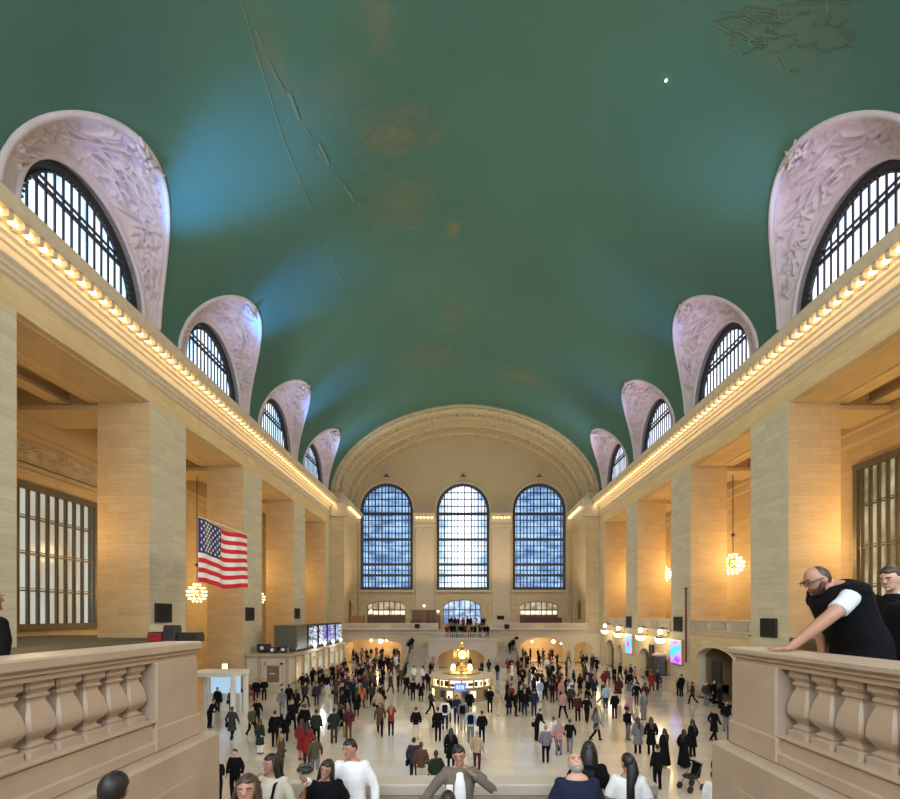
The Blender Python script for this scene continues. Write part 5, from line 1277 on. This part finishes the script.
for a in [(217.4, 712, 'stand', k_, k_, 0), (209.6, 728, 'bend', k_, k_, 90), (232, 740, 'coatwalk', c_, k_, 180, 'brown'), (231, 714, 'stand', b_, c_, 150), (252, 737, 'walk', o_, k_, 60), (260, 754, 'coat', 'dark green', 'white', 160),
          (257, 727, 'walk', k_, k_, 200), (275, 747, 'stand', k_, k_, 180, 'black'), (285, 742, 'coat', k_, k_, 190), (281, 778, 'stand2', b_, c_, 120), (217, 809, 'phone', k_, k_, 0, 'black'), (235, 800, 'stand', k_, k_, 0, 'black'),
          (256, 702, 'stand', k_, 'maroon', 10), (264, 701, 'hood', k_, k_, 30), (282, 715, 'walk', g_, g_, 200), (289, 710, 'stand', k_, k_, 180), (296.5, 714, 'coat', k_, n_, 170), (305, 707, 'walk', c_, k_, 90), (316.5, 706, 'stand', c_, n_, 180),
          (327, 695, 'walk', k_, 'white', 40), (315.6, 684, 'stand', k_, k_, 0), (300, 687, 'walk', k_, k_, 60), (308, 687, 'coat', k_, k_, 20), (343.5, 686, 'stand', k_, g_, 0), (347, 693, 'walk', b_, k_, 30), (354, 695, 'coat', 'pink', k_, 180),
          (332, 681, 'stand2', k_, k_, 0), (336, 704, 'photo', b_, c_, 160), (342, 719, 'walk', k_, 'maroon', 70), (347, 739, 'stand', 'maroon', b_, 200, 'fair'), (342, 738, 'walk2', k_, 'tan', 120), (356.5, 716.5, 'coat', k_, 'maroon', 180),
          (362, 708, 'walk2', 'orange', 'maroon', 200), (372, 706, 'stand', c_, k_, 10), (378, 718, 'walk', 'tan', k_, 170), (292, 731, 'walk2', k_, k_, 40), (299, 735, 'bend', k_, k_, 100), (305, 738, 'stand', k_, c_, 180), (316.5, 745, 'stand', 'dark green', k_, 180, 'black'),
          (334, 743.5, 'hood', 'dark green', c_, 190), (307, 763, 'coat', 'red', 'maroon', 180), (302, 760, 'coat', 'red', 'pink', 175), (315, 779, 'walk', 'olive', 'grey', 200), (380, 736, 'walk2', b_, k_, 10), (391, 736, 'photo', 'red', k_, 185, 'fair'),
          (416, 739.5, 'pack', k_, 'cream', 180, 'black'), (414, 784, 'stand', c_, n_, 170, 'black'), (421, 789, 'stand', b_, 'cream', 180, 'brown'), (436, 801, 'hood', 'dark green', k_, 200), (406.5, 696, 'walk', k_, k_, 30), (413, 701, 'stand', k_, k_, 190),
          (421, 702, 'coat', k_, c_, 180), (431, 715, 'walk', 'dark green', k_, 100), (428, 691, 'stand', k_, 'maroon', 20), (438, 741.5, 'stand', k_, k_, 170, 'black'), (445, 730, 'pack', 'white', n_, 180), (450, 723, 'stand', k_, n_, 200), (455.5, 724, 'stand2', n_, n_, 10),
          (463, 731, 'pack', g_, 'tan', 170, 'fair'), (469.5, 717, 'stand', k_, k_, 180), (472, 743, 'pack', 'light blue', g_, 180, 'grey'), (480.5, 743, 'stand', k_, k_, 190, 'black'), (451, 769, 'coat', k_, k_, 180, 'black'), (477, 771, 'stand', 'tan', 'maroon', 160),
          (490, 713, 'stand', k_, k_, 180), (498, 716, 'walk', 'tan', 'cream', 160), (510.4, 715, 'coat', k_, n_, 180), (515, 716, 'stand', k_, k_, 90), (524, 716, 'pack', k_, n_, 170), (521, 712, 'stand', k_, k_, 20), (534, 716.5, 'stand', n_, n_, 180), (540, 702, 'stand', 'light blue', 'white', 10),
          (545, 701, 'walk', k_, k_, 180), (553, 690, 'stand', k_, k_, 0), (559.5, 693, 'walk', 'maroon', k_, 20), (563, 719, 'walk', 'pink', k_, 200), (571, 710, 'stand', c_, k_, 180), (567, 699, 'coat', k_, k_, 30), (579.6, 722, 'stand', 'maroon', k_, 180), (585, 723, 'walk', k_, k_, 150),
          (580, 694, 'coat', k_, k_, 200), (588, 699, 'walk', k_, k_, 200), (596, 741, 'walk2', g_, k_, 90, 'brown'), (545.6, 763, 'stand', g_, k_, 180, 'fair'), (536.5, 741, 'bend', k_, k_, 110), (553.6, 751, 'walk', 'white', k_, 200), (560, 755, 'stand2', 'pink', 'grey', 180), (568.5, 754, 'walk', k_, g_, 160, 'black'),
          (605.7, 709, 'stand', 'light blue', n_, 180), (614.6, 719, 'stand', k_, k_, 190, 'black'), (602.7, 704, 'walk', c_, k_, 60), (619, 700, 'coat', 'maroon', 'tan', 170), (636.5, 706, 'walk', k_, c_, 150), (645, 706, 'stand', 'maroon', 'maroon', 180), (643.5, 720, 'coat', 'grey', 'grey', 200), (629.5, 721, 'walk2', 'pink', g_, 200),
          (628, 740, 'pack', k_, g_, 100), (640, 754, 'coat', 'grey', k_, 180, 'brown'), (649, 754.6, 'coat', k_, k_, 170, 'brown'), (664.5, 767, 'robe', k_, k_, 200, 'black'), (657.5, 790, 'stand', k_, k_, 190, 'black'), (684, 768, 'robe', k_, k_, 120, 'black'), (692.5, 757, 'coat', k_, k_, 200, 'black'),
          (714, 741, 'coatwalk', k_, k_, 100, 'fair'), (726, 731, 'stand', k_, g_, 0, 'black'), (678, 695.5, 'bend', k_, k_, 60), (681, 696.6, 'stand', k_, k_, 200), (692.5, 704, 'walk', 'maroon', k_, 240), (706, 706, 'stand', c_, g_, 0), (714, 704, 'stand', k_, k_, 30), (720, 709, 'stand2', k_, k_, 90),
          (593, 668, 'stand', k_, k_, 0), (620, 680, 'walk', k_, k_, 200), (626, 684, 'stand', c_, k_, 40), (650, 686, 'walk', k_, 'tan', 230), (663, 690, 'stand', n_, n_, 90), (715, 790, 'bend', 'dark green', k_, 80, 'black'), (713, 832, 'stand', 'white', 'cream', 170, 'brown')]:
    put(*a)
for c in crowd:
    if 33.5 < c['y'] < 52 and c['x'] < -13.8: c['x'] = -13.75+rc.uniform(0, .3)
    if c['y'] < 57 and c['x'] > HW-.9 and not 28.5 < c['y'] < 34: c['x'] = HW-.95
    if 34.3 < c['y'] < 39.3 and c['x'] > HW-1.7: c['x'] = HW-1.75
for _ in range(4):
    for i, c in enumerate(crowd):
        for e in crowd[i+1:]:
            dx, dy = e['x']-c['x'], e['y']-c['y']; q = math.hypot(dx, dy)
            if q < .58: f_ = (.58-q)/2/(q+1e-6); c['x'] -= dx*f_; c['y'] -= dy*f_; e['x'] += dx*f_; e['y'] += dy*f_
def taken(x, y, r=.5): return any((c['x']-x)**2+(c['y']-y)**2 < r*r for c in crowd)
def scatter(n, x0, x1, y0, y1, z0=0, lim=None, dy=None):
    k = tries = 0
    while k < n and tries < 6000:
        tries += 1
        px, fy = rc.uniform(x0, x1), rc.uniform(y0, y1); d = (EYE-z0)*F/(fy-VY) if dy is None else rc.uniform(*dy); x = CX+(px-VX)*d/F
        if taken(x, d, .55) or (abs(x) > HW-1.0 and d < 57): continue
        if z0 == 0 and (math.hypot(x-KX, d-KY) < 3.0 or (51.0 < d < 58 and -7.9 < x < 7.3) or (x < -13.9 and 34 < d < 53) or (x > 16.4 and 37 < d < 47.5)): continue
        if (56.6 < d < 58.7 or d > 63.5) and z0 == 0: continue
        if z0 == 0 and d > 56.5 and (abs(x) > 16.1 or abs(x+7.8) < .8 or abs(x-7.2) < .8): continue
        pr = rc.choice(['stand', 'stand', 'walk', 'walk', 'walk2', 'coat', 'coatwalk', 'stand2', 'phone', 'pack', 'hood', 'photo'])
        jc = rc.choice([k_]*10+[n_, n_, c_, c_, g_, b_, o_, 'maroon', 'red', 'white', 'tan', 'dark green', 'pink'])
        put(px, fy, pr, jc, rc.choice([k_, k_, k_, n_, n_, c_, g_, 'blue', b_]), rc.uniform(0, 360), z0=z0, d=d); k += 1
scatter(54, 344, 404, 661.5, 702); scatter(12, 346, 402, 658, 661); scatter(14, 298, 345, 676, 697)
scatter(48, 508, 598, 662, 704); scatter(8, 515, 560, 658, 661.5); scatter(13, 405, 500, 669, 688); scatter(8, 592, 660, 676, 694); scatter(6, 330, 400, 702, 712); scatter(5, 500, 530, 700, 712)
scatter(20, 446, 483, 0, 0, z0=3.6, dy=(52.8, 56.1)); scatter(18, 446, 484, 0, 0, z0=4.5, dy=(58.6, 61.5))
for px, z0, d in ((409, 1.485, 54.5), (412, 1.98, 55.4), (510, 1.485, 54.5), (513, 1.815, 55.1), (516.5, 2.145, 56.0), (484.5, 3.6, 54.2), (487.5, 3.6, 55.2)):
    put(px, 0, rc.choice(['stand', 'walk']), k_, n_, rc.choice([0, 180]), z0=z0, d=d)
def place_words(c):
    x, y, z = c['x'], c['y'], c['z']
    if z > 4: return 'on the far balcony behind the landing'
    if z > 3: return 'on the far stair landing'
    if z > .5: return 'on the far %s stairs' % ('left' if x < 0 else 'right')
    if y > 52: return 'by the far %s archway' % ('left' if x < 0 else 'right')
    if x < -12.5 and y < 34: return 'near the white booth'
    if x < -10.5: return 'beside the ticket counter' if y > 33 else 'on the left floor edge'
    if x > 12.5: return 'by the right wall arches' if y < 40 else 'below the right wall lanterns'
    dk = math.hypot(x-KX, y-KY)
    if dk < 5.5: return 'beside the clock booth'
    if y < 20: return 'on the near floor left of centre' if x < -4 else ('on the near floor right of centre' if x > 3 else 'on the near central floor')
    if y < 33: return 'on open floor left of the booth' if x < KX else 'on open floor right of the booth'
    return 'left behind the booth' if x < KX else 'right behind the booth'
labs = {}
for c in crowd:
    gar = {'coat': 'coat', 'coatwalk': 'coat', 'robe': 'robe', 'hood': 'hooded jacket', 'walk2': 'coat'}.get(c['pr'], 'jacket')
    c['lab'] = '%s %s%s, %s, %s' % (c['jc'], gar, '' if c['pr'] == 'robe' else ' and %s trousers' % c['tc'], POSE[c['pr']], place_words(c)); labs.setdefault(c['lab'], []).append(c)
RK = ['nearest', 'second', 'third', 'fourth', 'fifth', 'sixth', 'seventh', 'eighth', 'ninth', 'tenth']
for l, cs in labs.items():
    cs.sort(key=lambda c: c['y'])
    for i, c in enumerate(cs):
        s_ = 'person in '+l
        if len(cs) == 2: s_ += (', nearer', ', farther')[i]
        elif len(cs) > 2: s_ += ', '+(RK[i] if i else 'nearest')+(' nearest' if i else '')
        w_ = s_.split()
        if len(w_) > 16: s_ = s_.replace(' and ', ', ').replace(' with one arm bent', '').replace(' trousers', ' trousers')
        c['label'] = ' '.join(s_.split()[:16])
for c in crowd:
    t = thing('person', c['label'], 'person', (c['x'], c['y'], c['z']), c['rot'], 'people crowding the concourse'); t.scale = (c['h'],)*3
    for nm, me in PR[c['pr']].items():
        o = bpy.data.objects.new(nm, me); COL.objects.link(o); o.parent = t
        mt = {'body': SKINS[c['skin']], 'shoes': M['shoe'], 'hair': HAIR[c['hair']], 'jacket': CLO[c['jc']], 'trousers': CLO[c['tc']]}[nm]
        o.material_slots[0].link = 'OBJECT'; o.material_slots[0].material = mt
    if c['pr'] == 'pack': o = bpy.data.objects.new('backpack', pack_me); COL.objects.link(o); o.parent = t; o.location = (0, .09, 1.2)
    elif c['bag'] and c['z'] == 0: o = bpy.data.objects.new('shoulder_bag', bag_me); COL.objects.link(o); o.parent = t; o.location = (.24, 0, .85)

# foreground people, each built in its own pose
def hero(px, d, feet, P, label, colors, rz=0, s=1.0, dx=0):
    x = CX+(px-VX)*d/F
    return make_person(P, label, 'people on the near stair landing', colors, (x, d, feet), math.radians(rz), s, .011, True)
# man leaning on the right balustrade
mx_, my_ = CX+3.60, 3.80
Pm = dict(ball=0, hoff=(0, -.05, -.085), lean=24, stout=1.22, arm=1.35, hair='bald', fringe=1, beard=1, glasses=1, sleeve=.5, topname='tshirt', collar=0, head=(-8, 26, 0), le=(.25, -.46, 1.18), lw=(.16, -.69, .935), hdir={1: (-.1, -1, -.13)}, hside={1: (1, .1, 0)}, curl=.12,
          re=(-.24, -.12, 1.12), rw=(-.19, -.17, .87), length=.86)
t = make_person(Pm, 'bald bearded man in glasses and black vest leaning on the right balustrade', 'people on the near balcony', {'tshirt': CLO['light blue'] if False else mat('pale_tshirt', (.55, .60, .66), .8), 'body': SKINS['mid'], 'hair': HAIR['brown'], 'beard': HAIR['brown']}, (mx_, my_, 5.2), math.radians(-92), 1.09, .011, True)
B = Pm['_B']; v = MB()
T = [((0, 0, .80), .20, .16), ((0, 0, .96), .195, .155), ((0, -.01, 1.12), .185, .155), ((0, -.01, 1.27), .195, .16), ((0, 0, 1.37), .205, .165), ((0, .01, 1.44), .17, .14), ((0, .01, 1.50), .10, .09)]
v.etube([B(p) for p, a, b in T], [(a*1.18, b*1.15) for p, a, b in T], (1, 0, 0), 18, round_ends=False)
for sx in (1, -1): v.ball(B((sx*.17, -.03, 1.375)), (.088, .10, .092), 12, 8); v.ball(B((sx*.185, .005, 1.425)), (.088, .09, .075), 14, 10)
link_mesh('vest', remesh(v, .014, 3), CLO['black'], t, smooth=True)
# his companion and the bag on his back
bb = MB(); bb.bbox(-.22, .26, 0, .27, -.34, .30, .09); o = link_mesh('black_backpack', remesh(bb, .02, 3), CLO['black'], None, smooth=True, loc=(mx_+.22, my_-.03, 6.40)); o.rotation_euler = (math.radians(-20), 0, math.radians(-92)); 
tag(o, 'full black backpack on the back of the bald leaning man', 'backpack')
P2 = dict(lean=6, head=(5, 20, 0), hair='short', re=(-.27, -.02, 1.13), rw=(-.2, -.2, .96), le=(.27, -.05, 1.13), lw=(.2, -.25, .99), hood=0, length=.72)
make_person(P2, 'brown-haired man in black jacket looking down at the right photo edge', 'people on the near balcony', {'hair': HAIR['brown'], 'body': SKINS['light']}, (CX+4.28, 4.12, 5.2), math.radians(-80), 1.02, .011, True)
# person at the left edge
P3 = dict(hair='long', head=(0, 0, 0))
t = make_person(P3, 'long-haired person in black cut off by the left photo edge', 'people on the near balcony', {'hair': HAIR['brown'], 'body': SKINS['mid']}, (CX-3.61, 3.2, 5.2), math.radians(165), .87, .011, True)
# people on the steps and landing
hero(110, 2.5, 3.975, dict(hair='short', lean=4), 'dark-haired person on the near stairs, only head top showing at left', {'body': SKINS['mid']}, 195, .90)
hero(247, 3.42, 3.45, dict(hair='long', length=.7, head=(8, -4, 0)), 'long brown-haired woman coming up the near stairs, face cropped by photo bottom', {'hair': HAIR['brown'], 'body': SKINS['mid'], 'jacket': CLO['tan']}, 5, 1.0)
t = hero(272, 5.2, 3.1, dict(hair='long', re=(-.27, -.12, 1.22), rw=(-.12, -.17, 1.46), topname='blouse', collar=0, thick=.014, head=(-15, 5, 0)), 'long dark-haired woman in white top with black straps on the landing', {'blouse': CLO['cream'], 'body': SKINS['mid'], 'trousers': CLO['navy']}, -10, .965)
v = MB()
for sx in (-1, 1): v.etube([(sx*.12, .02, 1.465), (sx*.11, -.11, 1.40), (sx*.10, -.155, 1.25), (sx*.12, -.14, 1.02)], [(.02, .006)]*4, (1, 0, 0), 8)
obj('bag_strap', v, CLO['black'], t, smooth=True)
hero(326, 5.15, 3.1, dict(hair='long', topname='dress_top', length=.5, lean=4, head=(-12, 8, 14), re=(-.28, -.1, 1.2), rw=(-.2, -.25, 1.44), sleeve=.5), 'woman in black dress posing close beside the white-sweatered man', {'body': SKINS['mid']}, 5, .95)
hero(352, 5.5, 3.1, dict(hair='short', stout=1.05, topname='sweater', re=(-.32, -.26, 1.20), rw=(-.43, -.45, 1.40), le=(.29, .02, 1.12), lw=(.30, -.03, .88), head=(-28, 8, -6)), 'man in white sweater taking a selfie with the woman in black', {'sweater': CLO['white'], 'body': SKINS['mid'], 'trousers': CLO['charcoal']}, 0, 1.02)
t = hero(460, 5.3, 3.1, dict(hair='short', lean=3, stout=1.02, re=(-.36, -.05, 1.18), rw=(-.52, -.12, .98), le=(.40, -.08, 1.22), lw=(.16, -.19, 1.44), head=(0, 12, -6), topname='jacket'), 'man in open olive jacket over white t-shirt with one hand at his face', {'jacket': mat('olive_grey_jacket', (.13, .11, .08), .8), 'body': SKINS['mid'], 'trousers': CLO['olive']}, 0, 1.02)
v = MB(); v.etube([(0, -.125, .86), (0, -.145, 1.0), (0, -.155, 1.2), (0, -.16, 1.30), (0, -.13, 1.43)], [(.09, .03), (.085, .03), (.075, .03), (.07, .025), (.045, .02)], (1, 0, 0), 12); link_mesh('tshirt', remesh(v, .014, 2), CLO['white'], t, smooth=True)
hero(448, 4.35, 3.1, dict(hair='long', head=(0, 5, 0), le=(.24, -.1, 1.2), lw=(.08, -.3, 1.45), re=(-.24, -.1, 1.2), rw=(-.08, -.3, 1.45)), 'dark-haired woman seen from behind photographing the man in olive jacket', {'jacket': CLO['white'], 'body': SKINS['light']}, 180, .90)
ph = MB(); ph.bbox(-.038, .038, -.005, .005, -.075, .075, .003); o = obj('mobile_phone', ph, M['white'], loc=(CX-.14, 4.75, 4.52)); o.rotation_euler = (.15, 0, 0); tag(o, 'white mobile phone held up by the dark-haired woman on the landing', 'phone')
hero(577, 4.8, 3.1, dict(hair='bald', fringe=1, beard=1, stout=1.22, topname='tshirt', sleeve=.5, head=(0, -38, 0), collar=0), 'bearded man in dark navy t-shirt tilting his head back to look up', {'tshirt': CLO['navy'], 'body': SKINS['light'], 'beard': HAIR['grey'], 'trousers': CLO['navy'], 'hair': HAIR['fair']}, 0, 1.05)
hero(589, 5.5, 3.1, dict(hair='long', hood=1), 'dark-hooded woman half hidden behind the bearded man on the landing', {'body': SKINS['mid'], 'jacket': CLO['black']}, 160, 1.0)
hero(628, 5.2, 3.1, dict(hair='pony', topname='tshirt', sleeve=.5, collar=0, head=(25, 0, 0)), 'woman with long dark ponytail and white t-shirt seen from behind', {'tshirt': CLO['white'], 'body': SKINS['mid'], 'trousers': CLO['charcoal']}, 172, .965)
o = link_mesh('black_handbag', bag_me.copy(), CLO['black'], None, loc=(CX+2.28, 5.12, 3.95)); o.scale = (1.6, 1.6, 1.5); tag(o, 'black shoulder bag carried by the ponytailed woman in white t-shirt', 'handbag')
# pushchair on the floor by the right stair wall
p = W(702, 789, 15.6); t = thing('pushchair', 'dark pushchair on the floor beside the right stair wall', 'pushchair', (p.x-.35, 15.7, 0), math.radians(-70))
m = MB(); m.bbox(-.2, .2, -.25, .2, .45, .55, .03); obj('seat', m, CLO['charcoal'], t)
m = MB(); m.etube([(0, .2, .5), (0, .32, .95)], [(.21, .04), (.2, .04)], (1, 0, 0), 10); m.etube([(0, .3, .95), (0, .05, 1.08)], [(.22, .03), (.2, .03)], (1, 0, 0), 10); obj('hood', m, CLO['black'], t)
m = MB(); m.tube([(-.22, -.3, .12), (-.2, .35, 1.0), (.2, .35, 1.0), (.22, -.3, .12)], .015, 6); m.tube([(-.22, .3, .12), (-.2, -.1, .6)], .015, 6); m.tube([(.22, .3, .12), (.2, -.1, .6)], .015, 6); obj('frame', m, M['bronze'], t)
for ax in (-.24, .24):
    for ay in (-.3, .3):
        m = MB(); m.tube([(-.02, 0, 0), (.02, 0, 0)], .13, 18); obj('wheel', m, M['black'], t, loc=(ax, ay, .13))
# ---------------------------------------------------------------- light
def area(name, loc, rot, sx, sy, e, col, spread=PI):
    l = bpy.data.lights.new(name, 'AREA'); l.shape = 'RECTANGLE'; l.size = sx; l.size_y = sy; l.energy = e; l.color = col; l.spread = spread
    o = bpy.data.objects.new(name, l); COL.objects.link(o); o.location = loc; o.rotation_euler = rot; return o
def point(name, loc, e, col, r=.3):
    l = bpy.data.lights.new(name, 'POINT'); l.energy = e; l.color = col; l.shadow_soft_size = r
    o = bpy.data.objects.new(name, l); COL.objects.link(o); o.location = loc; return o
def spot(name, loc, tgt, e, col, ang=60, blend=.8, r=.2):
    l = bpy.data.lights.new(name, 'SPOT'); l.energy = e; l.color = col; l.spot_size = math.radians(ang); l.spot_blend = blend; l.shadow_soft_size = r
    o = bpy.data.objects.new(name, l); COL.objects.link(o); o.location = loc
    d = Vector(tgt)-Vector(loc); o.rotation_euler = d.to_track_quat('-Z', 'Y').to_euler(); return o
WARM = (1, .72, .38); 
# the cornice lamps: one strip of light a bay, facing in and down from where the bulbs sit
for s in (-1, 1):
    for k in range(6):
        y = 8.5+k*9.6
        area('cornice_light', (s*(HW-.86), y, 21.32), (0, s*math.radians(-50), 0), .25, 9.4, 34, WARM)
        area('cornice_wash', (s*(HW-.5), y, 21.3), (0, s*math.radians(75), 0), .2, 9.4, 14, WARM)
# daylight of the windows behind the viewer; the spots below are added fill
area('west_windows_daylight', (0, -10.8, 17), (math.radians(78), 0, 0), 30, 14, 8500, (.86, .93, 1))
for s in (-1, 1):
    for yc in LC:
        spot('lunette_fill', (s*(HW-.9), yc, 22.5), (s*(HW-3.9), yc+.3, 31.5), 900 if s < 0 else 480, (.35, .55, 1) if s < 0 else (.75, .65, .95), 75, 1, .3)  # added tint on the lunettes, no fixture stands here
        spot('lilac_fill', (s*(HW-1.8), yc-5.0, 22.6), (s*(HW-2.0), yc+.6, 27.5), 420 if s < 0 else 480, (.85, .62, 1), 60, 1, .5)  # added lilac light, grazing to bring out the relief
    for yc in LC[1:]:
        q = {20.6: ((205, 165), (735, 150)), 31.0: ((268, 300), (655, 305)), 41.4: ((316, 396), (606, 385)), 51.8: ((345, 436), (578, 415))}[yc][0 if s < 0 else 1]
        h_ = ceil_hit(*q); spot('sky_glow_fill', (s*(HW-1.0), h_[1]+.3, 22.5), (h_[0]-s*.6, h_[1]+.9, h_[2]), {20.6: 8500, 31.0: 6500, 41.4: 3800, 51.8: 2200}[yc] if s < 0 else 1500, (.02, .32, 1), 42, 1, .2)  # added spot imitating blue skylight from the windows on the vault
# gallery lamps
for s in (-1, 1):
    for i, (a, b) in enumerate(OPS):
        c = (a+b)/2
        point('gallery_light', (s*22.6, c+1.0, 11.2), 700 if s > 0 else 300, (1, .62, .24), .7)
for p in CH: point('chandelier_light', (p.x, p.y-1.1, p.z), 220, (1, .66, .3), .5)
# general floor-level lamps and passages
for x in (-12.5, 10.8): point('passage_light', (x, 61.5, 3.2), 420, (1, .74, .42), .4)
point('niche_light', (-.5, 54.2, 2.6), 90, (1, .7, .35), .3)
point('booth_lamp', (KX, KY-.0, 3.0), 150, (1, .75, .4), .5)
for y in (40, 46): point('board_lamp', (XC+1.0, y, 3.4), 60, (.85, 1, .95), .2)
for y in (38.8, 43.1, 49.2, 54): point('lantern_light', (HW-1.4, y, 4.3), 60, (1, .82, .55), .4)
# added fill lights for the general brightness of hall and vault
for y in (6, 22, 38, 52):
    area('top_fill', (0, y, 33.6), (0, 0, 0), 14, 8, 0.001, (1, .86, .62))
for s in (-1, 1):
    for k in range(4):
        y = 8+k*15
        spot('vault_fill', (s*(HW-1.1), y, 22.4), (-s*2, y+2, 35), 1900, (.90, 1, .80), 110, 1, .4)
        spot('hall_fill', (s*(HW-1.1), y, 22.5), (-s*12, y+3, 0), 5200, (1, .90, .68), 100, 1, .5)
area('far_end_fill', (0, 60.8, 9.6), (math.radians(200), 0, 0), 28, 1.2, 1500, (1, .8, .5))  # added fill to brighten the far end
w = bpy.data.worlds.new('World'); sc.world = w; w.use_nodes = True
w.node_tree.nodes['Background'].inputs[0].default_value = (.9, .95, 1, 1); w.node_tree.nodes['Background'].inputs[1].default_value = .35
# ---------------------------------------------------------------- camera
cam = bpy.data.cameras.new('Camera'); co = bpy.data.objects.new('Camera', cam); COL.objects.link(co); sc.camera = co
co.location = (CX, 0, EYE); co.rotation_euler = (PI/2, 0, 0)
cam.sensor_fit = 'HORIZONTAL'; cam.sensor_width = 36; cam.lens = F/900*36
cam.shift_x = -(VX-450)/900; cam.shift_y = (VY-399.5)/900; cam.clip_start = .05; cam.clip_end = 300
sc.view_settings.view_transform = 'Standard'; sc.view_settings.look = 'None'; sc.view_settings.gamma = 1; sc.view_settings.exposure = .18
try: sc.view_settings.use_curve_mapping = False
except Exception: pass
